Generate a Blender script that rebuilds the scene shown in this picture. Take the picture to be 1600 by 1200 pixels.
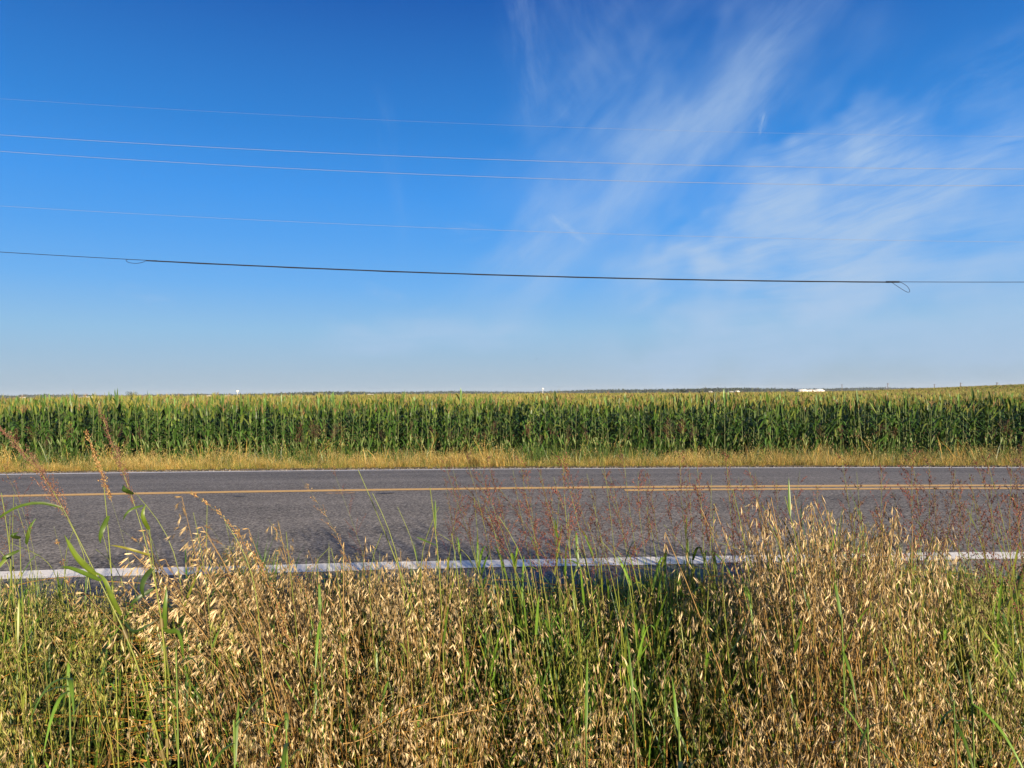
import bpy, math, random
import numpy as np
from mathutils import Matrix, Vector

for _o in list(bpy.data.objects): bpy.data.objects.remove(_o)
SC = bpy.context.scene
COL = SC.collection
R = math.radians
F = 1110.0            # focal length in pixels of the 1600 px wide photograph
PITCH, ROLL = R(0.77), R(-0.54)
SUN_EL, SUN_AZ = R(12.5), R(25.0)    # sun stands behind the camera, slightly to the right

# ------------------------------------------------------------------ camera
cam_d = bpy.data.cameras.new('camera')
cam_d.sensor_width = 36.0
cam_d.lens = 36.0 * F / 1600.0
cam_d.clip_start = 0.05
cam_d.clip_end = 30000
cam = bpy.data.objects.new('camera', cam_d)
COL.objects.link(cam)
CAM_ROT = Matrix.Rotation(R(90) + PITCH, 3, 'X') @ Matrix.Rotation(ROLL, 3, 'Z')
cam.matrix_world = CAM_ROT.to_4x4()
SC.camera = cam

# ------------------------------------------------------------------ node helpers
class NT:
    def __init__(s, tree):
        s.t = tree; s.n = tree.nodes; s.l = tree.links
    def node(s, kind, **kw):
        n = s.n.new(kind)
        for k, v in kw.items(): setattr(n, k, v)
        return n
    def link(s, a, b): s.l.new(a, b)
    def put(s, sock, v):
        if isinstance(v, (int, float)): sock.default_value = v
        elif isinstance(v, (tuple, list)): sock.default_value = v
        else: s.l.new(v, sock)
    def math(s, op, a, b=None, c=None, clamp=False):
        n = s.n.new('ShaderNodeMath'); n.operation = op; n.use_clamp = clamp
        s.put(n.inputs[0], a)
        if b is not None: s.put(n.inputs[1], b)
        if c is not None: s.put(n.inputs[2], c)
        return n.outputs[0]
    def noise(s, vec, scale, detail=4, rough=0.55, dist=0.0, w=None):
        n = s.n.new('ShaderNodeTexNoise')
        if vec is not None: s.l.new(vec, n.inputs['Vector'])
        n.inputs['Scale'].default_value = scale; n.inputs['Detail'].default_value = detail
        n.inputs['Roughness'].default_value = rough; n.inputs['Distortion'].default_value = dist
        return n.outputs['Fac']
    def mapr(s, v, a, b, c=0.0, d=1.0, smooth=True):
        n = s.n.new('ShaderNodeMapRange')
        n.interpolation_type = 'SMOOTHSTEP' if smooth else 'LINEAR'
        s.put(n.inputs[0], v)
        for i, q in enumerate((a, b, c, d)): s.put(n.inputs[i + 1], q)
        return n.outputs[0]
    def mix(s, f, a, b, mode='MIX'):
        n = s.n.new('ShaderNodeMix'); n.data_type = 'RGBA'; n.blend_type = mode
        s.put(n.inputs[0], f)
        for sock, v in ((n.inputs[6], a), (n.inputs[7], b)):
            if isinstance(v, (tuple, list)): sock.default_value = (v[0], v[1], v[2], 1)
            else: s.l.new(v, sock)
        return n.outputs[2]
    def comb(s, x, y, z=0.0):
        n = s.n.new('ShaderNodeCombineXYZ')
        s.put(n.inputs[0], x); s.put(n.inputs[1], y); s.put(n.inputs[2], z)
        return n.outputs[0]

# ------------------------------------------------------------------ sky with thin cirrus
W = bpy.data.worlds.new('World'); SC.world = W; W.use_nodes = True
w = NT(W.node_tree); w.n.clear()
sky = w.node('ShaderNodeTexSky', sky_type='NISHITA')
sky.sun_disc = False
sky.sun_elevation = SUN_EL
sky.sun_rotation = R(180) - SUN_AZ
sky.altitude = 300; sky.air_density = 1.0; sky.dust_density = 0.6; sky.ozone_density = 3.0
tc = w.node('ShaderNodeTexCoord')
sep = w.node('ShaderNodeSeparateXYZ'); w.link(tc.outputs['Generated'], sep.inputs[0])
X, Y, Z = sep.outputs
az = w.math('MULTIPLY', w.math('ARCTAN2', X, Y), 57.2958)
el = w.math('MULTIPLY', w.math('ARCSINE', Z), 57.2958)
def azel(px, py):
    a = math.atan((px - 800) / F); hz = 615 - 0.0094 * (px - 800)
    return math.degrees(a), math.degrees(math.atan((hz - py) / F * math.cos(a)))
def streak(p0, p1, w0, w1, fibre=(0.10, 1.1), thr=(0.42, 0.75), seed=0.0, soft=0.25):
    """a fibrous cloud band between two directions of the sky; w0, w1 = half widths in degrees at both ends"""
    a0, e0 = azel(*p0); a1, e1 = azel(*p1)
    L = math.hypot(a1 - a0, e1 - e0); dx, dy = (a1 - a0) / L, (e1 - e0) / L
    ua = w.math('SUBTRACT', az, a0); ue = w.math('SUBTRACT', el, e0)
    along = w.math('ADD', w.math('MULTIPLY', ua, dx), w.math('MULTIPLY', ue, dy))
    across = w.math('SUBTRACT', w.math('MULTIPLY', ue, dx), w.math('MULTIPLY', ua, dy))
    big = w.noise(w.comb(w.math('MULTIPLY', along, 0.13), w.math('MULTIPLY', across, 0.2), seed), 1.0, 3, 0.5)
    across2 = w.math('ADD', across, w.math('MULTIPLY', w.math('SUBTRACT', big, 0.5), 2.2 * max(w0, w1)))
    wid = w.mapr(along, 0, L, w0, w1, smooth=False)
    core = w.mapr(w.math('DIVIDE', w.math('ABSOLUTE', across2), wid), 0.0, 1.0, 1.0, 0.0)
    ends = w.math('MULTIPLY', w.mapr(along, -soft * L * .3, soft * L), w.mapr(along, L * (1 - soft), L * (1 + soft * .6), 1.0, 0.0))
    bend = w.math('MULTIPLY', w.math('SUBTRACT', w.noise(w.comb(w.math('MULTIPLY', along, 0.09), w.math('MULTIPLY', across, 0.10), seed + 31), 1.0, 3, 0.5), 0.5), 3.0)
    ac_ = w.math('ADD', across, bend)
    f1 = w.noise(w.comb(w.math('MULTIPLY', along, fibre[0]), w.math('MULTIPLY', ac_, fibre[1]), seed + 7), 1.0, 9, 0.62, 0.5)
    f2 = w.noise(w.comb(w.math('MULTIPLY', along, fibre[0] * 1.3), w.math('MULTIPLY', ac_, fibre[1] * 5.5), seed + 17), 1.0, 7, 0.65, 0.35)
    fib = w.math('ADD', w.math('MULTIPLY', f1, 0.78), w.math('MULTIPLY', f2, 0.22))
    fib = w.mapr(fib, thr[0] + .06, thr[1] - .06)
    return w.math('MULTIPLY', w.math('MULTIPLY', core, ends), fib)
bands = [
    (streak((740, 520), (1300, -40), 5.5, 7.0, (0.14, 0.30), (0.05, 0.85), 1.3), 0.52),
    (streak((950, 330), (1230, 90), 3.0, 3.0, (0.2, 0.5), (0.2, 0.7), 33.3), 0.30),
    (streak((820, 420), (1200, 60), 13.0, 11.0, (0.12, 0.26), (0.10, 0.95), 9.1), 0.30),
    (streak((960, 470), (1680, 240), 3.4, 10.0, (0.08, 0.42), (0.14, 0.74), 4.4), 0.85),
    (streak((1000, 450), (1760, 400), 2.5, 6.0, (0.06, 0.6), (0.16, 0.74), 5.9), 0.50),
    (streak((900, 560), (1900, 490), 2.5, 6.0, (0.04, 0.5), (0.0, 0.70), 2.2), 0.55),
    (streak((480, 530), (860, 515), 2.0, 2.6, (0.10, 0.8), (0.1, 0.7), 8.2), 0.50),
    (streak((815, -60), (835, 190), 2.6, 2.6, (0.15, 0.4), (0.30, 0.85), 3.1), 0.24),
    (streak((870, -40), (960, 150), 7.0, 6.0, (0.12, 0.25), (0.2, 0.85), 23.1), 0.24),
    (streak((590, 130), (640, 400), 1.2, 1.2, (0.15, 0.7), (0.30, 0.8), 6.6), 0.11),
    (streak((660, 372), (770, 366), 1.2, 1.2, (0.3, 0.7), (0.35, 0.8), 6.1), 0.24),
    (streak((180, 455), (270, 470), 0.8, 0.7, (0.4, 1.0), (0.35, 0.8), 12.1), 0.24),
    (streak((560, 450), (640, 475), 0.9, 0.9, (0.4, 0.8), (0.35, 0.8), 14.1), 0.26),
    (streak((1192, 212), (1203, 174), 0.6, 0.45, (0.9, 2.2), (0.34, 0.7), 15.5), 0.42),
    (streak((1260, 260), (1660, 80), 3.0, 4.0, (0.13, 0.35), (0.32, 0.9), 17.5), 0.28),
    (streak((860, 335), (920, 378), 0.5, 0.35, (0.6, 1.6), (0.25, 0.6), 18.5), 0.36),
]
tot = None
for m_, k_ in bands:
    v_ = w.math('MULTIPLY', m_, k_)
    tot = v_ if tot is None else w.math('SUBTRACT', w.math('ADD', tot, v_), w.math('MULTIPLY', tot, v_))
# the same thin cirrus carries on behind the camera, where no band is placed
hs = w.noise(w.comb(w.math('MULTIPLY', az, 0.05), w.math('MULTIPLY', el, 0.16), 3.0), 1.0, 6, 0.6, 0.6)
behind = w.math('MULTIPLY', w.mapr(hs, 0.52, 0.8), w.mapr(w.math('ABSOLUTE', az), 45, 70, 0.0, 0.4))
tot = w.math('MAXIMUM', tot, behind)
EXPO = 1.25
SKY_K = 0.10 * 2 ** EXPO
def lin(c): return tuple(((v / 255 + .055) / 1.055) ** 2.4 / SKY_K for v in c)
ramp = w.node('ShaderNodeValToRGB'); w.link(w.math('DIVIDE', el, 90.0, clamp=True), ramp.inputs[0])
stops = [(0, (164, 184, 202)), (1.5, (163, 187, 208)), (5, (143, 189, 226)), (8.5, (108, 175, 238)), (12, (84, 162, 238)), (15.5, (66, 151, 235)),
         (20, (48, 132, 216)), (29, (28, 95, 180)), (45, (15, 60, 124)), (90, (8, 30, 72))]
while len(ramp.color_ramp.elements) < len(stops): ramp.color_ramp.elements.new(0.5)
for e_, (p_, c_) in zip(ramp.color_ramp.elements, stops): e_.position = p_ / 90; e_.color = (*lin(c_), 1)
# clear evening air: mostly the measured blue, with the Nishita sky's own variation round the compass
clear = w.mix(0.02, ramp.outputs[0], sky.outputs[0])
CLOUD = lin((176, 202, 232))
skyc = w.mix(tot, clear, CLOUD)
bg = w.node('ShaderNodeBackground'); w.link(skyc, bg.inputs[0]); bg.inputs[1].default_value = 0.10
wo = w.node('ShaderNodeOutputWorld'); w.link(bg.outputs[0], wo.inputs[0])

# ------------------------------------------------------------------ sun
sd = bpy.data.lights.new('sun', 'SUN'); sd.energy = 5.0; sd.angle = R(0.55); sd.color = (1.0, 0.83, 0.60)
sun = bpy.data.objects.new('sun', sd); COL.objects.link(sun)
sdir = Vector((math.sin(SUN_AZ) * math.cos(SUN_EL), -math.cos(SUN_AZ) * math.cos(SUN_EL), math.sin(SUN_EL)))
sun.rotation_euler = sdir.to_track_quat('Z', 'Y').to_euler()

SC.view_settings.view_transform = 'Standard'
SC.view_settings.look = 'None'
SC.view_settings.exposure = EXPO
SC.view_settings.gamma = 1.0
SC.render.engine = 'CYCLES'
SC.cycles.max_bounces = 6
SC.cycles.diffuse_bounces = 3
SC.cycles.glossy_bounces = 2
SC.cycles.transmission_bounces = 3
SC.cycles.volume_bounces = 0
SC.cycles.transparent_max_bounces = 8

# ------------------------------------------------------------------ materials
def mat(name):
    m = bpy.data.materials.new(name); m.use_nodes = True
    t = NT(m.node_tree); t.n.clear()
    o = t.node('ShaderNodeOutputMaterial')
    return m, t, o
def plant_mat(name, rough=0.5, trans=0.25, vary=0.25, spec=0.4, scale=30, alb=0.74):
    m, t, o = mat(name)
    at = t.node('ShaderNodeAttribute', attribute_name='Col')
    oi = t.node('ShaderNodeObjectInfo')
    tc = t.node('ShaderNodeTexCoord')
    nz = t.noise(tc.outputs['Object'], scale, 3, 0.6)
    v = t.math('MULTIPLY', alb, t.math('ADD', t.mapr(oi.outputs['Random'], 0, 1, 1 - vary, 1 + vary, smooth=False), t.mapr(nz, 0.3, 0.7, -0.18, 0.18, smooth=False)))
    c = t.mix(1.0, at.outputs['Color'], t.comb(v, v, v), 'MULTIPLY')
    p = t.node('ShaderNodeBsdfPrincipled'); t.link(c, p.inputs['Base Color'])
    p.inputs['Roughness'].default_value = rough; p.inputs['Specular IOR Level'].default_value = spec
    if trans:
        tr = t.node('ShaderNodeBsdfTranslucent'); t.link(c, tr.inputs[0])
        mx = t.node('ShaderNodeMixShader'); mx.inputs[0].default_value = trans
        t.link(p.outputs[0], mx.inputs[1]); t.link(tr.outputs[0], mx.inputs[2]); t.link(mx.outputs[0], o.inputs[0])
    else: t.link(p.outputs[0], o.inputs[0])
    return m
M_STRAW = plant_mat('dry_straw', 0.5, 0.05, 0.3, 0.3)
M_GREEN = plant_mat('green_grass', 0.42, 0.15, 0.2, 0.4)
M_CORN = plant_mat('corn_leaf', 0.48, 0.14, 0.25, 0.5, 6, 0.88)
M_SEED = plant_mat('seed_heads', 0.6, 0.1, 0.25, 0.3)
M_TREE = plant_mat('tree_leaf', 0.6, 0.1, 0.1, 0.3, 0.3)

def simple(name, col, rough=0.6, metal=0.0, nscale=3.0, namp=0.12, coord='Object'):
    m, t, o = mat(name)
    tc = t.node('ShaderNodeTexCoord')
    nz = t.noise(tc.outputs[coord], nscale, 5, 0.6)
    v = t.mapr(nz, 0.3, 0.7, 1 - namp, 1 + namp, smooth=False)
    c = t.mix(1.0, col, t.comb(v, v, v), 'MULTIPLY')
    p = t.node('ShaderNodeBsdfPrincipled'); t.link(c, p.inputs['Base Color'])
    p.inputs['Roughness'].default_value = rough; p.inputs['Metallic'].default_value = metal
    t.link(p.outputs[0], o.inputs[0])
    return m
M_WIRE = simple('aluminium_wire', (0.18, 0.19, 0.225), 0.8, 0.0)
M_CABLE = simple('black_cable', (0.004, 0.004, 0.005), 0.95)
M_WHITE = simple('white_wall', (0.62, 0.61, 0.58), 0.6, 0, 0.5, 0.05)
M_ROOFW = simple('white_metal_roof', (0.62, 0.62, 0.60), 0.5, 0, 0.5, 0.05)
M_ROOFG = simple('grey_roof', (0.3, 0.29, 0.28), 0.7, 0, 0.5)
M_DARK = simple('dark_glass', (0.03, 0.035, 0.04), 0.2)
M_WOOD = simple('weathered_pole', (0.10, 0.075, 0.055), 0.8, 0, 4)
M_BARK = simple('bark', (0.10, 0.08, 0.06), 0.9, 0, 3)
M_BIRD = simple('dark_feathers', (0.02, 0.02, 0.022), 0.8)

def asphalt_nodes(t):
    tc = t.node('ShaderNodeTexCoord'); ob = tc.outputs['Object']
    sp = t.node('ShaderNodeSeparateXYZ'); t.link(ob, sp.inputs[0])
    grain = t.noise(ob, 95, 2, 0.7)
    vo = t.node('ShaderNodeTexVoronoi'); t.link(ob, vo.inputs['Vector']); vo.inputs['Scale'].default_value = 58
    stone = t.mapr(vo.outputs['Color'], 0.25, 0.95, 0.0, 1.0)
    coarse = t.noise(ob, 24, 3, 0.7)
    # long soft bands where the wheels run
    longv = t.comb(t.math('MULTIPLY', sp.outputs[0], 0.12), t.math('MULTIPLY', sp.outputs[1], 1.5), 0.0)
    band = t.noise(longv, 1.0, 4, 0.55)
    patch = t.noise(ob, 0.7, 4, 0.6)
    v = t.math('ADD', t.mapr(grain, 0.3, 0.7, -0.32, 0.32, smooth=False), t.mapr(band, 0.3, 0.7, -0.24, 0.24, smooth=False))
    v = t.math('ADD', v, t.mapr(patch, 0.3, 0.7, -0.10, 0.10, smooth=False))
    v = t.math('ADD', v, t.mapr(coarse, 0.3, 0.7, -0.24, 0.24, smooth=False))
    v = t.math('ADD', v, t.math('MULTIPLY', t.math('SUBTRACT', stone, 0.45), 1.0))
    v = t.math('ADD', v, 1.0)
    c = t.mix(1.0, (0.188, 0.172, 0.153), t.comb(v, v, v), 'MULTIPLY')
    bp = t.node('ShaderNodeBump'); bp.inputs['Strength'].default_value = 0.55; bp.inputs['Distance'].default_value = 0.006
    t.link(t.math('ADD', stone, t.math('MULTIPLY', coarse, 0.8)), bp.inputs['Height'])
    return ob, sp, c, bp
m, t, o = mat('asphalt'); M_ASPH = m
ob, sp, c, bp = asphalt_nodes(t)
p = t.node('ShaderNodeBsdfPrincipled'); t.link(c, p.inputs['Base Color']); t.link(bp.outputs[0], p.inputs['Normal'])
p.inputs['Roughness'].default_value = 0.85; t.link(p.outputs[0], o.inputs[0])

def paint(name, col, lo, hi, sc=(1, 1)):
    m, t, o = mat(name)
    ob, sp, c, bp = asphalt_nodes(t)
    n1 = t.noise(ob, 28, 5, 0.75)
    n2 = t.noise(t.comb(t.math('MULTIPLY', sp.outputs[0], 0.9), t.math('MULTIPLY', sp.outputs[1], 3)), 1.0, 4, 0.6)
    f = t.mapr(t.math('ADD', t.math('MULTIPLY', n1, 0.62), t.math('MULTIPLY', n2, 0.38)), lo, hi)
    dirt = t.mapr(t.noise(ob, 5, 5, 0.7), 0.35, 0.75, 1.0, 0.85, smooth=False)
    pc = t.mix(1.0, col, t.comb(dirt, dirt, dirt), 'MULTIPLY')
    cc = t.mix(f, pc, c)
    p = t.node('ShaderNodeBsdfPrincipled'); t.link(cc, p.inputs['Base Color']); t.link(bp.outputs[0], p.inputs['Normal'])
    p.inputs['Roughness'].default_value = 0.6; t.link(p.outputs[0], o.inputs[0])
    return m
M_PW = paint('white_road_paint', (0.88, 0.85, 0.78), 0.60, 0.67)
M_PY = paint('yellow_road_paint', (0.86, 0.52, 0.15), 0.57, 0.66)
M_PYW = paint('worn_yellow_paint', (0.62, 0.33, 0.08), 0.44, 0.58)
M_STREAK = simple('dark_streak', (0.05, 0.046, 0.044), 0.6)

m, t, o = mat('soil_and_thatch'); M_GROUND = m
tc = t.node('ShaderNodeTexCoord'); ob = tc.outputs['Object']
n1 = t.noise(ob, 14, 6, 0.7); n2 = t.noise(ob, 0.6, 4, 0.6); n3 = t.noise(ob, 0.004, 4, 0.6)
soil = t.mix(t.mapr(n1, 0.35, 0.65), (0.018, 0.013, 0.009), (0.05, 0.036, 0.02))
dry = t.mix(t.mapr(n1, 0.3, 0.7), (0.16, 0.12, 0.05), (0.26, 0.20, 0.09))
sp = t.node('ShaderNodeSeparateXYZ'); t.link(ob, sp.inputs[0])
verge = t.mapr(sp.outputs[1], 12.6, 13.6)
near = t.mix(verge, soil, dry)
farc = t.mix(t.mapr(n3, 0.4, 0.6), (0.10, 0.12, 0.035), (0.17, 0.15, 0.06))
far = t.mapr(sp.outputs[1], 60, 300)
cc = t.mix(far, near, farc)
p = t.node('ShaderNodeBsdfPrincipled'); t.link(cc, p.inputs['Base Color']); p.inputs['Roughness'].default_value = 0.95
p.inputs['Specular IOR Level'].default_value = 0.1
bp = t.node('ShaderNodeBump'); bp.inputs['Strength'].default_value = 0.6; bp.inputs['Distance'].default_value = 0.02
t.link(n1, bp.inputs['Height']); t.link(bp.outputs[0], p.inputs['Normal']); t.link(p.outputs[0], o.inputs[0])

m, t, o = mat('far_corn_canopy'); M_CANOPY = m
tc = t.node('ShaderNodeTexCoord'); ob = tc.outputs['Object']
n1 = t.noise(ob, 1.3, 4, 0.7); n2 = t.noise(ob, 0.03, 3, 0.6)
c1 = t.mix(t.mapr(n1, 0.35, 0.65), (0.08, 0.11, 0.025), (0.32, 0.25, 0.07))
c1 = t.mix(t.mapr(n2, 0.4, 0.6, 0.0, 0.35), c1, (0.22, 0.24, 0.07))
p = t.node('ShaderNodeBsdfPrincipled'); t.link(c1, p.inputs['Base Color']); p.inputs['Roughness'].default_value = 0.9
p.inputs['Specular IOR Level'].default_value = 0.1
t.link(p.outputs[0], o.inputs[0])

# ------------------------------------------------------------------ object helpers
def tag(o, label=None, cat=None, group=None, kind=None):
    if label: o['label'] = label
    if cat: o['category'] = cat
    if group: o['group'] = group
    if kind: o['kind'] = kind
    return o
def empty(name, loc=(0, 0, 0), rz=0.0, label=None, cat=None, group=None):
    o = bpy.data.objects.new(name, None); o.location = loc; o.rotation_euler = (0, 0, rz)
    o.empty_display_size = 0.1
    COL.objects.link(o); return tag(o, label, cat, group)
class G:
    """triangle soup with a colour per vertex"""
    def __init__(s): s.V = []; s.T = []; s.C = []; s.n = 0
    def add(s, V, T, C):
        V = np.asarray(V, float).reshape(-1, 3); T = np.asarray(T, int).reshape(-1, 3)
        C = np.asarray(C, float)
        if C.ndim == 1: C = np.tile(C, (len(V), 1))
        s.V.append(V); s.T.append(T + s.n); s.C.append(C); s.n += len(V)
    def merge(s, g):
        if g.n: V, T, C = g.arrays(); s.add(V, T, C)
    def arrays(s): return np.concatenate(s.V), np.concatenate(s.T), np.concatenate(s.C)
    def ribbon(s, P, wd, side, col, crease=0.0, up=None):
        """leaf blade along P; a centre line lower than the edges by crease*width"""
        P = np.asarray(P, float); n = len(P); wd = np.broadcast_to(wd, n).reshape(-1, 1)
        side = np.asarray(side, float); side = np.broadcast_to(side, (n, 3))
        col = np.asarray(col, float); col = np.broadcast_to(col, (n, 3))
        if crease:
            tg = np.gradient(P, axis=0); nr = np.cross(side, tg); nr /= np.linalg.norm(nr, axis=1, keepdims=True) + 1e-9
            L = P - side * wd * .5 + nr * wd * crease; Rr = P + side * wd * .5 + nr * wd * crease
            V = np.stack([L, P, Rr], 1).reshape(-1, 3)
            i = np.arange(n - 1)[:, None] * 3
            T = np.concatenate([i + np.array([[0, 1, 4]]), i + np.array([[0, 4, 3]]), i + np.array([[1, 2, 5]]), i + np.array([[1, 5, 4]])])
            C = np.stack([col, col * 1.35, col], 1).reshape(-1, 3)
        else:
            V = np.stack([P - side * wd * .5, P + side * wd * .5], 1).reshape(-1, 3)
            i = np.arange(n - 1)[:, None] * 2
            T = np.concatenate([i + np.array([[0, 1, 3]]), i + np.array([[0, 3, 2]])])
            C = np.stack([col, col], 1).reshape(-1, 3)
        s.add(V, T, C)
    def tube(s, P, r, col, k=4, cap=False):
        P = np.asarray(P, float); n = len(P); r = np.broadcast_to(r, n)
        tg = np.gradient(P, axis=0); tg /= np.linalg.norm(tg, axis=1, keepdims=True) + 1e-12
        ref = np.array([0.0, 1.0, 0.0]) if abs(tg[:, 1]).mean() < 0.8 else np.array([1.0, 0, 0])
        a = np.cross(tg, ref); a /= np.linalg.norm(a, axis=1, keepdims=True) + 1e-12; b = np.cross(tg, a)
        an = np.arange(k) * 2 * math.pi / k
        V = (P[:, None] + r[:, None, None] * (np.cos(an)[None, :, None] * a[:, None] + np.sin(an)[None, :, None] * b[:, None])).reshape(-1, 3)
        T = []
        for i in range(n - 1):
            for j in range(k):
                p, q = i * k + j, i * k + (j + 1) % k
                T += [(p, q, q + k), (p, q + k, p + k)]
        if cap:
            for j in range(1, k - 1): T += [(0, j + 1, j), ((n - 1) * k, (n - 1) * k + j, (n - 1) * k + j + 1)]
        col = np.asarray(col, float)
        C = np.repeat(np.broadcast_to(col, (n, 3)), k, 0)
        s.add(V, T, C)
    def box(s, c, d, col=(1, 1, 1), rz=0):
        c = np.array(c, float); d = np.array(d, float) / 2
        q = np.array([[x, y, z] for z in (-1, 1) for x, y in ((-1, -1), (1, -1), (1, 1), (-1, 1))]) * d
        ca, sa = math.cos(rz), math.sin(rz); q = np.stack([q[:, 0] * ca - q[:, 1] * sa, q[:, 0] * sa + q[:, 1] * ca, q[:, 2]], 1)
        T = []
        for f in ((0, 3, 2, 1), (4, 5, 6, 7), (0, 1, 5, 4), (1, 2, 6, 5), (2, 3, 7, 6), (3, 0, 4, 7)):
            T += [(f[0], f[1], f[2]), (f[0], f[2], f[3])]
        s.add(q + c, T, col)
    def build(s, name, m, parent=None, link=True, smooth=False):
        me = s.mesh(name, m, smooth)
        o = bpy.data.objects.new(name, me)
        if link: COL.objects.link(o)
        if parent: o.parent = parent
        return o
    def mesh(s, name, m, smooth=False):
        V, T, C = s.arrays()
        me = bpy.data.meshes.new(name)
        me.vertices.add(len(V)); me.vertices.foreach_set('co', V.astype(np.float32).ravel())
        me.loops.add(len(T) * 3); me.loops.foreach_set('vertex_index', T.astype(np.int32).ravel())
        me.polygons.add(len(T)); me.polygons.foreach_set('loop_start', (np.arange(len(T)) * 3).astype(np.int32))
        me.polygons.foreach_set('loop_total', np.full(len(T), 3, np.int32))
        if smooth: me.polygons.foreach_set('use_smooth', np.ones(len(T), bool))
        me.update(calc_edges=True); me.validate()
        at = me.color_attributes.new('Col', 'FLOAT_COLOR', 'POINT')
        at.data.foreach_set('color', np.concatenate([C, np.ones((len(C), 1))], 1).astype(np.float32).ravel())
        me.materials.append(m)
        return me
def stamp(V, T, C, Ms, Ts, tint=None):
    """k transformed copies of one template"""
    k = len(Ts); n = len(V)
    VV = np.einsum('kij,nj->kni', Ms, V) + Ts[:, None]
    CC = np.broadcast_to(C, (k, n, 3)).copy()
    if tint is not None: CC = CC * tint[:, None]
    TT = (T[None] + (np.arange(k) * n)[:, None, None])
    return VV.reshape(-1, 3), TT.reshape(-1, 3), CC.reshape(-1, 3)
def frame_from(d, roll):
    """matrices whose z axis is d (k,3)"""
    d = d / (np.linalg.norm(d, axis=1, keepdims=True) + 1e-9)
    ref = np.where(np.abs(d[:, 2:3]) > 0.95, np.array([[1.0, 0, 0]]), np.array([[0, 0, 1.0]]))
    a = np.cross(ref, d); a /= np.linalg.norm(a, axis=1, keepdims=True); b = np.cross(d, a)
    c, s_ = np.cos(roll)[:, None], np.sin(roll)[:, None]
    return np.stack([a * c + b * s_, b * c - a * s_, d], 2)

# ------------------------------------------------------------------ terrain
def lerp(a, b, f): return a + (b - a) * f
def sst(x, a, b): q = np.clip((x - a) / (b - a), 0, 1); return q * q * (3 - 2 * q)
YN, YC, YF = 5.5, 9.1, 12.7
def road_z(x, y):
    x1 = np.clip(x, -6, 6); x2 = np.clip(x, -9, 9); x3 = np.clip(x, -12, 12)
    zn = -1.313 + 0.0100 * x1 - 0.00092 * x1 ** 2
    zc = -1.230 + 0.0013 * x2 - 0.00077 * x2 ** 2
    zf = -1.350 - 0.0028 * x3 - 0.00044 * x3 ** 2
    q = (y - YC) / 3.6
    return zc + q * (zf - zn) / 2 + q * q * (zn + zf - 2 * zc) / 2
R0, R1 = 4.62, 12.98
def field_z(x, y):
    z = -2.33 - 0.005 * np.clip(x, -18, 18) + 0 * y
    u = x / np.maximum(y, 5)
    z = z + sst(y, 60, 260) * (-2.6 * sst(-u, 0.18, 0.42) - 0.5 * sst(u, 0.05, 0.3) * (1 - sst(u, 0.40, 0.55)))
    z = z + sst(u, 0.43, 0.80) * sst(y, 40, 240) * 1.9
    z = z + 0.05 * np.sin(x * 0.21 + y * 0.13) + 0.04 * np.sin(x * 0.07 - y * 0.31)
    return z
def ground_z(x, y):
    x = np.asarray(x, float); y = np.asarray(y, float)
    re0 = road_z(x, R0 + 0 * y) - 0.012; re1 = road_z(x, R1 + 0 * y) - 0.012
    n = lerp(-1.74, re0, sst(y, 1.9, R0 - 0.05)) + 0.02 * np.sin(x * 3.1 + 1) * np.sin(y * 2.7) * (1 - sst(y, 3.6, 4.4))
    n = n + sst(-y, 3, 20) * 0.5
    f = lerp(re1, field_z(x, y), sst(y, R1 - 0.1, 20.4))
    mid = road_z(x, np.clip(y, R0, R1)) - 0.05
    z = np.where(y < R0, n, np.where(y > R1, f, mid))
    return z
def grid_mesh(name, xs, ys, fz, m, kind='structure'):
    XX, YY = np.meshgrid(xs, ys); ZZ = fz(XX, YY)
    nx, ny = len(xs), len(ys)
    V = np.stack([XX, YY, ZZ], 2).reshape(-1, 3)
    i = (np.arange(ny - 1)[:, None] * nx + np.arange(nx - 1)[None]).reshape(-1, 1)
    T = np.concatenate([i + np.array([[0, 1, nx + 1]]), i + np.array([[0, nx + 1, nx]])])
    g = G(); g.add(V, T, (1, 1, 1)); o = g.build(name, m, smooth=True); tag(o, kind=kind); return o
s_ = np.linspace(-1, 1, 201)
gx = np.sign(s_) * (np.abs(s_) * 30 + 9000 * np.abs(s_) ** 5)
gy = np.concatenate([[-400, -120, -60, -30, -15, -8, -4, -2, 0], np.arange(0.5, 4.6, 0.25), [R0 - .02, R0 + .02], np.arange(5, 12.9, 0.8), [R1 - .02, R1 + .02],
                     np.arange(13.2, 22, 0.4), np.geomspace(22.5, 9000, 90)])
grid_mesh('ground', gx, gy, ground_z, M_GROUND)
rx = np.concatenate([np.geomspace(-600, -25, 22), np.linspace(-24, 24, 97), np.geomspace(25, 600, 22)])
rng = np.random.default_rng(5)
ys_road = np.linspace(R0, R1, 26)
XX, YY = np.meshgrid(rx, ys_road)
YY[0] += rng.normal(0, 0.03, len(rx)) + 0.04 * np.sin(rx * 1.9); YY[-1] += rng.normal(0, 0.03, len(rx))
V = np.stack([XX, YY, road_z(XX, YY)], 2).reshape(-1, 3); nx = len(rx)
i = (np.arange(25)[:, None] * nx + np.arange(nx - 1)[None]).reshape(-1, 1)
T = np.concatenate([i + np.array([[0, 1, nx + 1]]), i + np.array([[0, nx + 1, nx]])])
g = G(); g.add(V, T, (1, 1, 1)); tag(g.build('road', M_ASPH, smooth=True), kind='structure')
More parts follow.
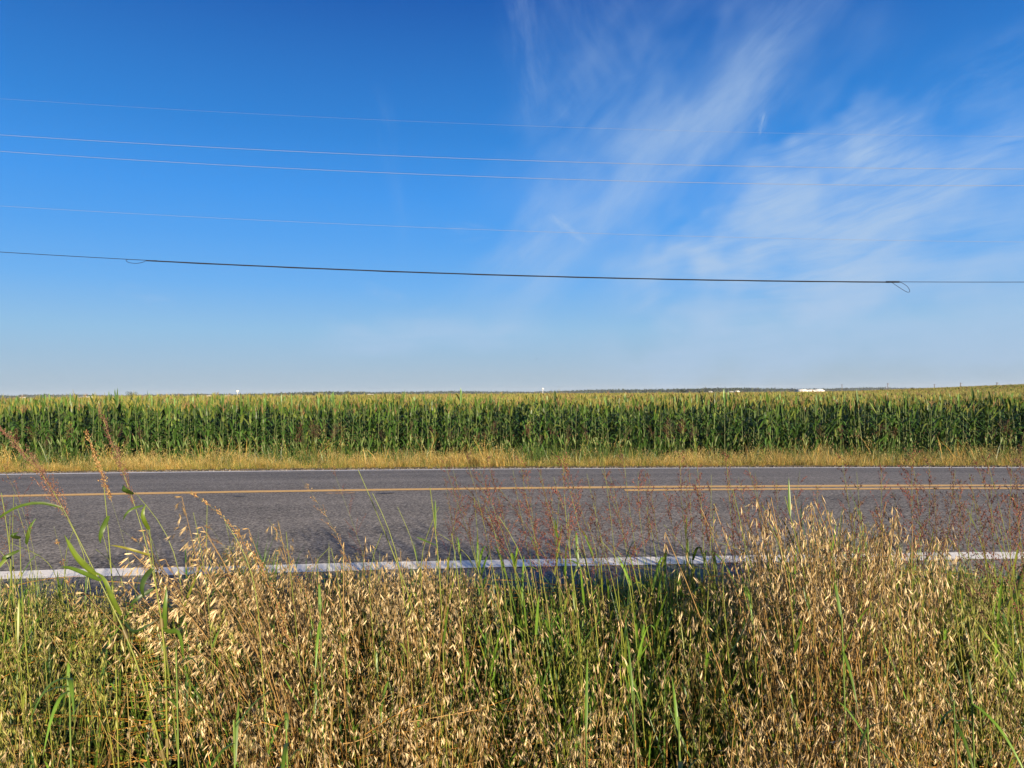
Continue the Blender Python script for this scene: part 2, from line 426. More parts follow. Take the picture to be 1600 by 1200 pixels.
def strip(name, x0, x1, yc, wd, m, dz=0.004, n=None, wob=0.006, seed=1):
    r_ = np.random.default_rng(seed)
    xs = rx[(rx > x0) & (rx < x1)]; xs = np.concatenate([[x0], xs, [x1]])
    if x1 - x0 < 100: xs = np.linspace(x0, x1, max(4, int((x1 - x0) * 6)))
    g = G()
    rows = [yc - wd / 2 + r_.normal(0, wob, len(xs)), yc + 0 * xs, yc + wd / 2 + r_.normal(0, wob, len(xs))]
    V = np.stack([np.stack([xs, yy, road_z(xs, yy) + dz], 1) for yy in rows]).reshape(-1, 3)
    nx = len(xs); i = (np.arange(2)[:, None] * nx + np.arange(nx - 1)[None]).reshape(-1, 1)
    T = np.concatenate([i + np.array([[0, 1, nx + 1]]), i + np.array([[0, nx + 1, nx]])])
    g.add(V, T, (1, 1, 1)); o = g.build(name, m, smooth=True); return tag(o, kind='structure')
strip('near_edge_line', -600, 600, YN, 0.20, M_PW, seed=2)
strip('far_edge_line', -600, 600, YF, 0.26, M_PW, seed=3)
strip('centre_line', -600, 600, YC + 0.14, 0.18, M_PY, seed=4)
strip('centre_line', 1.4, 600, YC - 0.17, 0.15, M_PY, seed=5)
strip('centre_line', -2.35, -2.0, YC - 0.14, 0.10, M_PYW, seed=7)
def patch(px0, px1, y0, y1, seed):
    r_ = np.random.default_rng(seed); x0 = (px0 - 800) / F * YC; x1 = (px1 - 800) / F * YC
    an = np.linspace(0, 2 * math.pi, 15)[:-1]; rr = 1 + r_.normal(0, .14, 14)
    xs = (x0 + x1) / 2 + (x1 - x0) / 2 * np.cos(an) * rr; ys = (y0 + y1) / 2 + (y1 - y0) / 2 * np.sin(an) * rr
    ys = ys + 0.15 * (xs - (x0 + x1) / 2)
    xs = np.append(xs, xs.mean()); ys = np.append(ys, ys.mean())
    g = G(); g.add(np.stack([xs, ys, road_z(xs, ys) + 0.006], 1), [(14, k, (k + 1) % 14) for k in range(14)], (1, 1, 1))
    tag(g.build('dark_streak', M_STREAK), kind='structure')
patch(594, 619, 8.84, 8.93, 1); patch(378, 400, 8.76, 8.82, 2)  # thin slanted dark streaks laid on the asphalt, near side of the centre line

# ------------------------------------------------------------------ pixel ray helper (used to measure real positions)
def ray(px, py):
    d = CAM_ROT @ Vector(((px - 800) / F, (600 - py) / F, -1)); return np.array(d)
def at_y(px, py, y):
    d = ray(px, py); return d * (y / d[1])

# ------------------------------------------------------------------ overhead lines
YW = 19.0
def wire_fn(pts):
    P = np.array([at_y(px, py, YW) for px, py in pts]); return np.polyfit(P[:, 0], P[:, 2], 2)
def wire_path(cf, x0, x1, n, y=YW): xs = np.linspace(x0, x1, n); return np.stack([xs, 0 * xs + y, np.polyval(cf, xs)], 1)
for pts, r_, lab in (
    ([(0, 155), (400, 176), (800, 197), (1200, 208), (1600, 213)], 0.0018, 'thin faint power wire, highest of all the wires across the sky'),
    ([(0, 211), (400, 233), (800, 251), (1200, 260), (1600, 264)], 0.0050, 'pale silver power wire, upper of the close pair in mid sky'),
    ([(0, 237), (400, 259), (800, 279), (1200, 287), (1600, 290)], 0.0050, 'pale silver power wire, lower of the close pair in mid sky'),
    ([(0, 322), (400, 343), (800, 361), (1200, 372), (1600, 378)], 0.0030, 'thin grey power wire running just above the black cable')):
    g = G(); g.tube(wire_path(wire_fn(pts), -80, 80, 161), r_, (1, 1, 1), 5)
    tag(g.build('power_wire', M_WIRE, smooth=True), lab, 'power line', 'overhead wires across the sky')
cab = empty('overhead_cable', (0, 0, 0), 0, 'thick black communications cable with a hanging slack loop near each end', 'cable')
cf = wire_fn([(0, 394), (400, 414), (800, 431), (1200, 438), (1410, 440), (1600, 441)])
g = G(); g.tube(wire_path(cf, -80, 80, 321), 0.0078, (1, 1, 1), 6); g.build('support_strand', M_CABLE, cab, smooth=True)
xa, xb = at_y(228, 407, YW)[0], at_y(1398, 440, YW)[0]
P = wire_path(cf, xa, xb, 260); rr = 0.0130 + 0.003 * np.sin(P[:, 0] * 1.3) * np.sin(P[:, 0] * 3.7 + 1); P[:, 2] -= 0.013
g = G(); g.tube(P, rr, (1, 1, 1), 6); g.build('lashed_cable', M_CABLE, cab, smooth=True)
def loop_pts(pl):
    P = np.array([at_y(px, py, YW) for px, py in pl]); n = len(P)
    # Catmull-Rom through the points
    out = []
    Q = np.concatenate([P[:1], P, P[-1:]])
    for i in range(1, n):
        p0, p1, p2, p3 = Q[i - 1], Q[i], Q[i + 1], Q[i + 2]
        for s in np.linspace(0, 1, 6, endpoint=False):
            out.append(0.5 * ((2 * p1) + (-p0 + p2) * s + (2 * p0 - 5 * p1 + 4 * p2 - p3) * s * s + (-p0 + 3 * p1 - 3 * p2 + p3) * s ** 3))
    out.append(P[-1]); return np.array(out)
g = G(); g.tube(loop_pts([(200, 405), (197, 407), (201, 410), (212, 411.6), (222, 410), (230, 407.3), (245, 407)]), 0.0065, (1, 1, 1), 5); g.build('slack_loop', M_CABLE, cab, smooth=True)
g = G(); g.tube(loop_pts([(1392, 440), (1396, 443), (1408, 451), (1418, 456.5), (1421.5, 454.5), (1417, 447), (1408, 441.5), (1400, 440)]), 0.0065, (1, 1, 1), 5); g.build('slack_loop', M_CABLE, cab, smooth=True)
g = G(); q = at_y(1396, 440.5, YW); g.tube(np.array([q + (-.2, 0, 0), q, q + (.16, 0, -0.003)]), 0.024, (1, 1, 1), 6, cap=True); g.build('cable_clamp', M_CABLE, cab)

# ------------------------------------------------------------------ plants
rnd = random.Random(11); nr = np.random.default_rng(11)
def glume_template():
    """one oat spikelet pointing along +z, 1 unit long: two opened glumes"""
    g = G()
    for s in (-1, 1):
        a = 0.125 * s
        B = np.array([0, 0, 0.]); Tp = np.array([math.sin(a) * 1.0 + 0.05 * s, 0, math.cos(a)])
        Md = np.array([math.sin(a) * 0.42 + 0.055 * s, 0, 0.42])
        L = np.array([math.sin(a) * .4, -0.068, 0.42]); Rr = np.array([math.sin(a) * .4, 0.068, 0.42])
        g.add([B, L, Md, Rr, Tp], [(0, 1, 2), (0, 2, 3), (1, 4, 2), (2, 4, 3)], np.array([[.7, .72, .6], [.95, .95, .95], [1.05, 1.02, .95], [.95, .95, .95], [1.15, 1.12, 1.05]]))
    g.add([[0, -0.05, .1], [0, 0.05, .1], [0.02, 0, 0.75]], [(0, 1, 2)], (.55, .42, .3))
    return g.arrays()
GL = glume_template()
STRAW = np.array([0.33, 0.21, 0.078]); PALE = np.array([0.80, 0.64, 0.39]); ORANGE = np.array([0.42, 0.21, 0.035])
YGREEN = np.array([0.17, 0.20, 0.03]); GREEN = np.array([0.070, 0.128, 0.014]); DGREEN = np.array([0.030, 0.070, 0.014])
def curve_path(h, lean, bend, azm, n=8, base=(0, 0, 0)):
    """stem from base: lean & bend are horizontal offsets at the top"""
    t_ = np.linspace(0, 1, n); off = lean * t_ + bend * t_ ** 3
    return np.stack([base[0] + math.cos(azm) * off, base[1] + math.sin(azm) * off, base[2] + h * t_ * (1 - 0.12 * bend * t_)], 1)
def interp(P, f):
    q = f * (len(P) - 1); i = min(int(q), len(P) - 2); return P[i] * (1 - (q - i)) + P[i + 1] * (q - i)
def oat(h=0.85, green=0.0, sweep=0.0, rs=None, nb=13, lean=0.1, bend=0.08, size=0.0215, leaves=2, full=1.0):
    """returns stem, leaf, seed_head geometry; sweep > 0 blows the head towards -x"""
    r = rs; stem, leaf, head = G(), G(), G()
    azm = r.uniform(0, 6.28) if sweep == 0 else math.pi + r.uniform(-.4, .4)
    P = curve_path(h, lean * r.uniform(.2, 1.4), bend * r.uniform(.3, 1.6) + sweep * .18, azm, 9)
    low = ORANGE * r.uniform(.7, 1.1) * (1 - green) + YGREEN * green
    top = STRAW * (1 - green) + YGREEN * 1.2 * green
    f = np.linspace(0, 1, 9)[:, None]
    stem.tube(P, np.linspace(0.0025, 0.0011, 9), low * (1 - f) + top * f, 3)
    pts, dirs, sz = [], [], []
    start = r.uniform(.66, .82)
    for b in range(nb):
        fb = start + (1 - start) * (b / nb) ** 0.85
        p0 = interp(P, fb); k = 3 if b < nb * .6 else 2
        for j in range(k):
            a = r.uniform(0, 6.28); L = r.uniform(.03, .10) * (1.15 - (fb - start) / (1 - start) * .75) * full
            up = r.uniform(.1, .55)
            out = np.array([math.cos(a), math.sin(a), 0]) * (1 if sweep == 0 else .5)
            e = p0 + out * L * .7 + np.array([-sweep * L * 1.2, 0, L * up - L * .25])
            mid = (p0 + e) / 2 + np.array([0, 0, L * .22])
            head.ribbon([p0, mid, e], 0.0008, (r.uniform(-1, 1), r.uniform(-1, 1), 0.01), top * .9)
            for q in range(1 if r.random() < .45 else 2):
                pe = e if q == 0 else mid * .4 + e * .6
                pts.append(pe)
                dirs.append([out[0] * .35 - sweep * r.uniform(.6, 1.6) + r.gauss(0, .32), out[1] * .35 + r.gauss(0, .32), -1 + sweep * r.uniform(.5, .9)])
                sz.append(size * r.uniform(.75, 1.2))
    pts.append(P[-1]); dirs.append([-.3 - sweep, 0, -.6 + sweep]); sz.append(size)
    pts = np.array(pts); dirs = np.array(dirs); sz = np.array(sz); k = len(pts)
    Ms = frame_from(dirs, np.array([r.uniform(0, 6.28) for _ in range(k)])) * sz[:, None, None]
    mixv = np.array([r.random() ** 0.85 for _ in range(k)])[:, None]
    tint = (STRAW * (1 - mixv) + PALE * mixv) * np.array([[r.uniform(.8, 1.15)] for _ in range(k)])
    gsel = np.array([[1.0 if r.random() < green * .9 else green * .5] for _ in range(k)])
    tint = tint * (1 - gsel) + np.array([0.27, 0.28, 0.07]) * gsel
    head.add(*stamp(*GL, Ms, pts, tint))
    for _ in range(leaves):
        fb = r.uniform(.12, .6); p0 = interp(P, fb); a = r.uniform(0, 6.28); L = r.uniform(.12, .26)
        t_ = np.linspace(0, 1, 6)[:, None]; out = np.array([math.cos(a), math.sin(a), 0])
        LP = p0 + out * L * (t_ * .6) + np.array([0, 0, 1]) * L * (t_ * r.uniform(.2, .9) - t_ ** 2 * r.uniform(.7, 1.4))
        side = np.array([-math.sin(a + r.uniform(-.6, .6)), math.cos(a), r.uniform(-.3, .3)])
        lc = (STRAW * .9 if r.random() > green else YGREEN) * r.uniform(.6, 1.05)
        leaf.ribbon(LP, np.array([.6, 1, .9, .7, .4, .05]) * r.uniform(.003, .006), side, lc)
    return stem, leaf, head

def jleaf(g, p0, a, L, wd, up, droop, col, n=9, twist=0.0):
    t_ = np.linspace(0, 1, n)
    out = np.array([math.cos(a), math.sin(a), 0])
    LP = p0 + out * (L * t_ * (1 - 0.15 * t_))[:, None] * math.cos(up) + np.array([0, 0, 1]) * (L * (math.sin(up) * t_ - droop * t_ ** 2.2))[:, None]
    sd_ = np.array([-math.sin(a), math.cos(a), 0]); tw = twist * t_
    side = sd_ * np.cos(tw)[:, None] + np.array([0, 0, 1]) * np.sin(tw)[:, None]
    prof = np.interp(t_, [0, .08, .3, .7, .92, 1], [.7, .95, 1, .72, .28, .02])
    g.ribbon(LP, wd * prof, side, np.asarray(col) * np.linspace(.9, 1.1, n)[:, None], crease=0.14)

def spike_template():
    g = G(); g.add([[0, 0, 0], [.22, .05, .45], [-.2, .1, .45], [0, -.2, .45], [0, 0, 1]], [(0, 1, 2), (0, 2, 3), (0, 3, 1), (1, 4, 2), (2, 4, 3), (3, 4, 1)], (1, 1, 1))
    return g.arrays()
SP = spike_template()
def panicle(g, P, fs, L0, spread, cols, r, dense=1.0, nb=9, ssz=0.0058, lean=(0, 0, 0)):
    """open grass panicle on path P from fraction fs to its tip: branches with strings of small spikelets"""
    pts, dirs, sz = [], [], []
    for b in range(nb):
        fb = fs + (1 - fs) * (b / nb) ** .9; p0 = interp(P, fb); tp = interp(P, min(fb + .08, .999)) - interp(P, fb - .04); tp = tp / np.linalg.norm(tp)
        for j in range(r.choice((2, 3, 3, 4))):
            a = r.uniform(0, 6.28); L = L0 * (1.1 - .85 * (b / nb)) * r.uniform(.6, 1.15)
            out = np.array([math.cos(a), math.sin(a), 0]); sp_ = spread * r.uniform(.5, 1.4)
            d0 = tp * 1.0 + out * sp_ + np.array(lean) * r.uniform(.5, 1.3)
            d0 /= np.linalg.norm(d0)
            t_ = np.linspace(0, 1, 5)[:, None]
            BP = p0 + d0 * L * t_ + out * L * .12 * t_ ** 2 + np.array([0, 0, -1]) * L * (.10 if spread > .2 else .0) * t_ ** 2
            g.ribbon(BP, .0007, np.cross(d0, [0.3, 1, 0.2]), cols[0] * .9)
            ns = max(4, int(L / 0.0072 * dense))
            for q in range(ns):
                f_ = .25 + .75 * (q + r.random()) / ns; pp = interp(BP, min(f_, .999))
                pts.append(pp + np.array([r.gauss(0, .0028), r.gauss(0, .0028), r.gauss(0, .0025)])); dirs.append(d0 + np.array([r.gauss(0, .4), r.gauss(0, .4), r.gauss(0, .3)])); sz.append(ssz * r.uniform(.7, 1.35))
    pts = np.array(pts); dirs = np.array(dirs); sz = np.array(sz)[:, None, None]; k = len(pts)
    Ms = frame_from(dirs, nr.uniform(0, 6.28, k)) * sz
    ci = nr.integers(0, len(cols), k); tint = np.array(cols)[ci] * nr.uniform(.75, 1.25, (k, 1))
    g.add(*stamp(*SP, Ms, pts, tint))
RED = [np.array([.22, .065, .05]), np.array([.36, .14, .10]), np.array([.09, .032, .03]), np.array([.20, .14, .06])]
PINKB = [np.array([.30, .15, .10]), np.array([.40, .24, .15]), np.array([.22, .09, .065])]
BRASS = [np.array([.42, .25, .09]), np.array([.30, .13, .06]), np.array([.52, .36, .16])]
DUSK = [np.array([.16, .075, .06]), np.array([.10, .05, .05]), np.array([.24, .14, .08])]
def johnson(P, r, cols, leaves=3, L0=.12, spread=.42, fs=.80, thick=.0027, dense=1.0, lw=.017, nb=9, lean=(0, 0, 0), head=True, ssz=0.0058, leafspec=None):
    stem, leaf, hd = G(), G(), G(); n = len(P)
    f = np.linspace(0, 1, n)[:, None]
    c0 = np.array([.26, .26, .04]); c1 = np.array([.20, .25, .04])
    rad = np.interp(np.linspace(0, 1, n), [0, .55, .8, 1], [thick, thick * .6, thick * .25, thick * .15] if head else [thick, thick * .9, thick * .75, thick * .5])
    stem.tube(P, rad, (c0 * (1 - f) + c1 * f) * r.uniform(.85, 1.15), 5)
    for k in range(3):
        q = interp(P, .2 + .2 * k); q2 = interp(P, .205 + .2 * k + .01); stem.tube(np.array([q, q2]), thick * 1.35, (.18, .14, .05), 5)
    if leafspec is None:
        for k in range(leaves):
            fb = .22 + .5 * (k + r.uniform(0, .8)) / max(leaves, 1); p0 = interp(P, fb); a = r.uniform(0, 6.28)
            jleaf(leaf, p0, a, r.uniform(.15, .34), lw * r.uniform(.45, .9), r.uniform(.9, 1.4), r.uniform(.10, .8), (GREEN * r.uniform(1.1, 2.0) if r.random() < .7 else YGREEN), twist=r.uniform(-1, 1))
    else:
        leaf = []
        for (fb, a, L, wd, up, dr) in leafspec: leaf.append(G()); jleaf(leaf[-1], interp(P, fb), a, L, wd, up, dr, GREEN * r.uniform(.9, 1.3), twist=r.uniform(-.8, .8))
    if head: panicle(hd, P, fs, L0, spread, cols, r, dense, nb, ssz, lean)
    return stem, leaf, hd

def place_parts(name, parts, loc, rz=0, label=None, cat=None, group=None, mats=None, scale=1.0, tilt=(0, 0)):
    o = empty(name, tuple(float(q) for q in loc), rz, label, cat, group); o['kind'] = 'thing'
    o.rotation_euler = (tilt[0], tilt[1], rz); o.scale = (scale,) * 3
    for nm, me in parts:
        c = bpy.data.objects.new(nm, me); COL.objects.link(c); c.parent = o
    return o
def meshes(geos, names, mats):
    out = []
    for g, nm, m in zip(geos, names, mats):
        for q in (g if isinstance(g, list) else [g]):
            if q.n: out.append((nm, q.mesh(nm, m)))
    return out

# -- scatter: points + instances by geometry nodes, only for growth nobody could count
def scatter(name, protos, pts, rz, sc, tilt, kind='stuff', label=None, cat=None, pick=None):
    pc = bpy.data.collections.new(name + '_kinds')
    for i_, (me) in enumerate(protos):
        pc.objects.link(bpy.data.objects.new('%s_kind_%02d' % (name, i_), me))
    me = bpy.data.meshes.new(name); n = len(pts)
    me.vertices.add(n); me.vertices.foreach_set('co', np.asarray(pts, np.float32).ravel())
    rot = np.stack([tilt[:, 0], tilt[:, 1], rz], 1)
    a = me.attributes.new('rot', 'FLOAT_VECTOR', 'POINT'); a.data.foreach_set('vector', rot.astype(np.float32).ravel())
    sc = np.asarray(sc); sc = np.stack([sc] * 3, 1) if sc.ndim == 1 else sc
    a = me.attributes.new('sca', 'FLOAT_VECTOR', 'POINT'); a.data.foreach_set('vector', sc.astype(np.float32).ravel())
    a = me.attributes.new('pick', 'INT', 'POINT'); a.data.foreach_set('value', (nr.integers(0, len(protos), n) if pick is None else pick).astype(np.int32))
    me.update()
    o = bpy.data.objects.new(name, me); COL.objects.link(o); tag(o, label, cat, kind=kind)
    ng = bpy.data.node_groups.new(name, 'GeometryNodeTree')
    ng.interface.new_socket('Geometry', in_out='INPUT', socket_type='NodeSocketGeometry')
    ng.interface.new_socket('Geometry', in_out='OUTPUT', socket_type='NodeSocketGeometry')
    gi = ng.nodes.new('NodeGroupInput'); go = ng.nodes.new('NodeGroupOutput')
    ci = ng.nodes.new('GeometryNodeCollectionInfo'); ci.inputs['Collection'].default_value = pc
    ci.inputs['Separate Children'].default_value = True; ci.inputs['Reset Children'].default_value = True
    ip = ng.nodes.new('GeometryNodeInstanceOnPoints'); ip.inputs['Pick Instance'].default_value = True
    def named(nm, ty):
        q = ng.nodes.new('GeometryNodeInputNamedAttribute'); q.data_type = ty; q.inputs['Name'].default_value = nm
        return [s for s in q.outputs if s.enabled and s.name == 'Attribute'][0]
    L = ng.links.new
    L(gi.outputs[0], ip.inputs['Points']); L(ci.outputs[0], ip.inputs['Instance'])
    L(named('pick', 'INT'), ip.inputs['Instance Index'])
    L(named('rot', 'FLOAT_VECTOR'), ip.inputs['Rotation'])
    L(named('sca', 'FLOAT_VECTOR'), ip.inputs['Scale'])
    L(ip.outputs[0], go.inputs[0])
    md = o.modifiers.new('scatter', 'NODES'); md.node_group = ng
    return o
def joined(geos, name, m):
    g = G()
    for q in geos: g.merge(q)
    return g.mesh(name, m)

# ------------------------------------------------------------------ corn
def corn(r, h=2.2, flag=False, top_only=False):
    stalk, fol, tas, ear = G(), G(), G(), G()
    P = curve_path(h - .32, r.uniform(-.08, .08), r.uniform(-.05, .05), r.uniform(0, 6.28), 8)
    z0 = 4 if top_only else 0
    f = np.linspace(0, 1, 8)[:, None]
    stalk.tube(P[z0:], np.linspace(.014, .006, 8)[z0:], (np.array([.13, .15, .04]) * (1 - f) + np.array([.09, .13, .03]) * f)[z0:], 5)
    a0 = r.uniform(0, 6.28); nl = 15
    for k in range(nl):
        fb = .12 + .86 * k / (nl - 1)
        if top_only and fb < .62: continue
        a = a0 + k * math.pi + r.gauss(0, .45); p0 = interp(P, min(fb, .999))
        L = r.uniform(.5, .85) * (1 - .45 * max(0, fb - .6) / .4) * (.75 if fb < .25 else 1)
        up = r.uniform(.75, 1.15) + (.25 if fb > .8 else 0); dr = r.uniform(.25, .95) * (.6 if fb > .8 else 1)
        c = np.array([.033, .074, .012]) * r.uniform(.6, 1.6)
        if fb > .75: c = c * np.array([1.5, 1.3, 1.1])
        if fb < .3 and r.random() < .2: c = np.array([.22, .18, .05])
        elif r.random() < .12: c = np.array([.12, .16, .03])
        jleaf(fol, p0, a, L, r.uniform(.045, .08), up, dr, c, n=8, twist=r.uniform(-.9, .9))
    if flag:
        for k in range(4): jleaf(fol, P[-1] - (0, 0, .1), r.uniform(0, 6.28), r.uniform(.35, .5), .05, 1.45, .02, np.array([.09, .17, .035]), n=6)
    else:
        top = P[-1]; tc_ = np.array([.31, .285, .055]) * r.uniform(.7, 1.15) if r.random() < .75 else np.array([.30, .19, .08])
        tas.tube(np.array([top - (0, 0, .03), top + (0, 0, .16), top + (r.uniform(-.02, .02), 0, r.uniform(.22, .31))]), np.array([.005, .007, .003]), tc_, 4)
        for k in range(r.randint(5, 8)):
            a = r.uniform(0, 6.28); L = r.uniform(.10, .19); p0 = top + np.array([0, 0, r.uniform(.02, .1)]); o_ = np.array([math.cos(a), math.sin(a), 0])
            s_ = r.uniform(.35, .8)
            tas.tube(np.array([p0, p0 + o_ * L * .45 * s_ + (0, 0, L * .6), p0 + o_ * L * s_ + (0, 0, L * .92)]), np.array([.004, .005, .002]), tc_ * r.uniform(.85, 1.15), 3)
    if not top_only and not flag:
        a = a0 + .3; p0 = interp(P, .42); d = np.array([math.cos(a) * .35, math.sin(a) * .35, 1.0])
        t_ = np.array([0, .25, .6, .85, 1.0])[:, None]; ear.tube(p0 + d * .24 * t_, np.array([.012, .025, .025, .015, .005]), (.10, .15, .035), 6)
        ear.tube(np.array([p0 + d * .235, p0 + d * .27 + (0, 0, .01)]), np.array([.012, .004]), (.16, .06, .03), 5)
    return stalk, fol, tas, ear
r = random.Random(3)
CN = ('stalk', 'foliage', 'tassel', 'ear'); CM = (M_CORN, M_CORN, M_SEED, M_CORN)
corn_kinds = [corn(r, r.uniform(2.1, 2.3)) for _ in range(10)]
corn_flag = [corn(r, 2.25, flag=True) for _ in range(3)]
corn_parts = [meshes(k, CN, CM) for k in corn_kinds]; flag_parts = [meshes(k, CN, CM) for k in corn_flag]
CROW = 0.76; Y0 = 21.0
k_ = 0
lab_row = ['leafy green corn plant with yellow tassel in the outermost row facing the road',
           'leafy green corn plant with yellow tassel just behind the outermost row']
lab_flag = 'tall corn plant poking above the front rows with upright pointed leaves and no tassel'
for row in range(2):
    y = Y0 + row * CROW; xlim = (y * 0.735 + .6)
    sp_ = 0.208
    for x in np.arange(-xlim, xlim, sp_):
        if k_ >= 300: break
        xx = x + r.gauss(0, .03); yy = y + r.gauss(0, .06)
        fl = row == 0 and r.random() < .07
        parts = r.choice(flag_parts) if fl else r.choice(corn_parts)
        place_parts('corn_plant', parts, (xx, yy, float(ground_z(xx, yy)) - .01), r.uniform(0, 6.28), lab_flag if fl else lab_row[row], 'corn plant',
                    'untasselled corn plants poking above the field' if fl else ('corn plants of the outermost row', 'corn plants of the second row')[row],
                    scale=r.uniform(1.04, 1.13) if fl else r.gauss(1.0, .05) * (1 + .03 * math.sin(xx * 1.3) + .02 * math.sin(xx * .37)), tilt=(r.gauss(0, .05), r.gauss(0, .05)))
        k_ += 1
full_me = [joined(k, 'corn_full', M_CORN) for k in corn_kinds[:8]] + [joined(corn_flag[0], 'corn_full', M_CORN)]
top_me = [joined(corn(r, r.uniform(2.1, 2.3), top_only=True), 'corn_top', M_CORN) for _ in range(8)]
pts = []
for row in range(2, 9):
    y = Y0 + row * CROW; xs = np.arange(-y * .74 - 6, y * .74 + 6, .2)
    pts.append(np.stack([xs + nr.normal(0, .03, len(xs)), y + nr.normal(0, .06, len(xs))], 1))
for row in range(2):        # the two front rows carry on past the frame
    y = Y0 + row * CROW; xl = y * .735 + .6
    xs = np.concatenate([np.arange(-xl - 8, -xl, .2), np.arange(xl + .1, xl + 8, .2)]); pts.append(np.stack([xs, y + nr.normal(0, .06, len(xs))], 1))
pts = np.concatenate(pts); n = len(pts)
scatter('corn_rows', full_me, np.c_[pts, ground_z(pts[:, 0], pts[:, 1]) - .01], nr.uniform(0, 6.28, n), nr.normal(1.0, .035, n), nr.normal(0, .03, (n, 2)),
        label='rows of green corn standing behind the first plants of the field', cat='corn')
pts = []
y = Y0 + 9 * CROW
while y < 95:
    dx = .2 if y < 55 else .3
    xs = np.arange(-y * .74 - 6, y * .76 + 6, dx); pts.append(np.stack([xs + nr.normal(0, .04, len(xs)), y + nr.normal(0, .08, len(xs))], 1)); y += CROW
npn = sum(len(q) for q in pts)
while y < 420:
    dx = .9; xs = np.arange(-y * .74 - 6, y * .80 + 6, dx)
    pts.append(np.stack([xs + nr.normal(0, .25, len(xs)), y + nr.normal(0, .3, len(xs))], 1)); y += 1.3 if y < 200 else 2.6
pts = np.concatenate(pts); n = len(pts)
far_ = np.arange(n) >= npn
sc = nr.normal(1.0, .04, n); S3 = np.stack([np.where(far_, 2.2, 1.0) * sc, np.where(far_, 2.2, 1.0) * sc, sc], 1)
scatter('corn_field_tops', top_me, np.c_[pts, ground_z(pts[:, 0], pts[:, 1])], nr.uniform(0, 6.28, n), S3, nr.normal(0, .03, (n, 2)),
        label='sea of yellow corn tassels stretching back across the field', cat='corn field')
cy = np.concatenate([[30, 31], np.geomspace(33, 1300, 60)])
cs = np.linspace(-1, 1, 161)
XX = cs[None] * (cy * .82 + 12)[:, None]; YY = np.repeat(cy[:, None], 161, 1)
ZZ = ground_z(XX, YY) + 1.62 + sst(YY, 150, 420) * .45 + nr.normal(0, .07, XX.shape); ZZ[0] = ground_z(XX[0], YY[0]) + 1.0
V = np.stack([XX, YY, ZZ], 2).reshape(-1, 3); i = (np.arange(len(cy) - 1)[:, None] * 161 + np.arange(160)[None]).reshape(-1, 1)
g = G(); g.add(V, np.concatenate([i + np.array([[0, 1, 162]]), i + np.array([[0, 162, 161]])]), (1, 1, 1))
tag(g.build('corn_canopy', M_CANOPY, smooth=False), 'distant yellow-green top of the corn field reaching the skyline', 'corn field', kind='stuff')

# ------------------------------------------------------------------ far verge grass
def tuft(r, h, nb, cols, w_=.006, spread=.10, seeds=0):
    g = G()
    for _ in range(nb):
        a = r.uniform(0, 6.28); b = (r.gauss(0, spread), r.gauss(0, spread), 0); hh = h * r.uniform(.5, 1.15); c = r.choice(cols) * r.uniform(.7, 1.3)
        t_ = np.linspace(0, 1, 4); off = hh * r.uniform(.1, .5)
        P = np.stack([b[0] + math.cos(a) * off * t_ ** 1.8, b[1] + math.sin(a) * off * t_ ** 1.8, hh * (t_ - .15 * t_ ** 2)], 1)
        g.ribbon(P, w_ * np.array([.8, 1, .8, .1]), (r.uniform(-1, 1), r.uniform(-.6, .6), 0), c)
        if r.random() < seeds:
            k = 7; pp = P[-1] + np.array([[r.gauss(0, .03), r.gauss(0, .03), r.uniform(-.12, .03)] for _ in range(k)])
            g.add(*stamp(*GL, frame_from(np.array([[r.gauss(0, .4), r.gauss(0, .4), -1] for _ in range(k)]), nr.uniform(0, 6, k)) * .03, pp, np.tile(PALE * np.array([.85, .85, .6]) * r.uniform(.6, 1.0), (k, 1))))
    return g
r = random.Random(8)
TAN = [np.array([.36, .22, .045]), np.array([.46, .31, .09]), np.array([.25, .16, .03]), np.array([.15, .16, .025])]
OLV = [np.array([.19, .18, .028]), np.array([.11, .14, .02]), np.array([.32, .23, .05]), np.array([.06, .095, .014])]
GRN = [np.array([.06, .115, .018]), np.array([.10, .15, .025]), np.array([.04, .08, .012])]
tan_me = [tuft(r, r.uniform(.4, .7), r.randint(10, 22), TAN, .011, r.uniform(.05, .12), .4).mesh('t', M_STRAW) for _ in range(8)] + [tuft(r, r.uniform(.35, .65), r.randint(10, 22), OLV, .011, r.uniform(.05, .12), .15).mesh('t', M_STRAW) for _ in range(6)]
n = 11500
x = nr.uniform(-21, 21, n); y = 13.05 + (21.1 - 13.05) * nr.random(n) ** .9
clump = np.sin(x * 1.7 + y) * np.sin(x * .63 + 2) * .5 + .5
hs_ = np.interp(y, [13.0, 13.5, 14.6, 17, 19, 21.2], [.12, .28, .46, .70, .95, 1.05]) * nr.uniform(.45, 1.25, n) * (.65 + .6 * clump) * np.where(nr.random(n) < .07, 1.6, 1)
gp = .5 + .25 * np.sin(x * .8 + 1.2 * np.sin(x * .37)) + .25 * np.sin(x * 2.9 + y * 1.3) + np.where(y > 17.5, .12, 0)
pk = np.where(nr.random(n) < .22 + .62 * gp, 8 + nr.integers(0, 6, n), nr.integers(0, 8, n))
scatter('far_verge_grass', tan_me, np.c_[x, y, ground_z(x, y) - .01], nr.uniform(0, 6.28, n), np.stack([np.clip(hs_, .4, 2), np.clip(hs_, .4, 2), hs_], 1), nr.normal(0, .16, (n, 2)), pick=pk,
        label='golden dry grass verge between the road and the corn', cat='grass')
grn_me = [tuft(r, .8, 22, GRN, .014, .14, 0).mesh('t', M_GREEN) for _ in range(5)]
n = 1500; x = nr.uniform(-21, 21, n); y = nr.uniform(16.6, 20.9, n)
keep = (np.sin(x * .9) + np.sin(x * 2.3 + 1) + nr.normal(0, .7, n)) > -.3; x, y = x[keep], y[keep]; n = len(x)
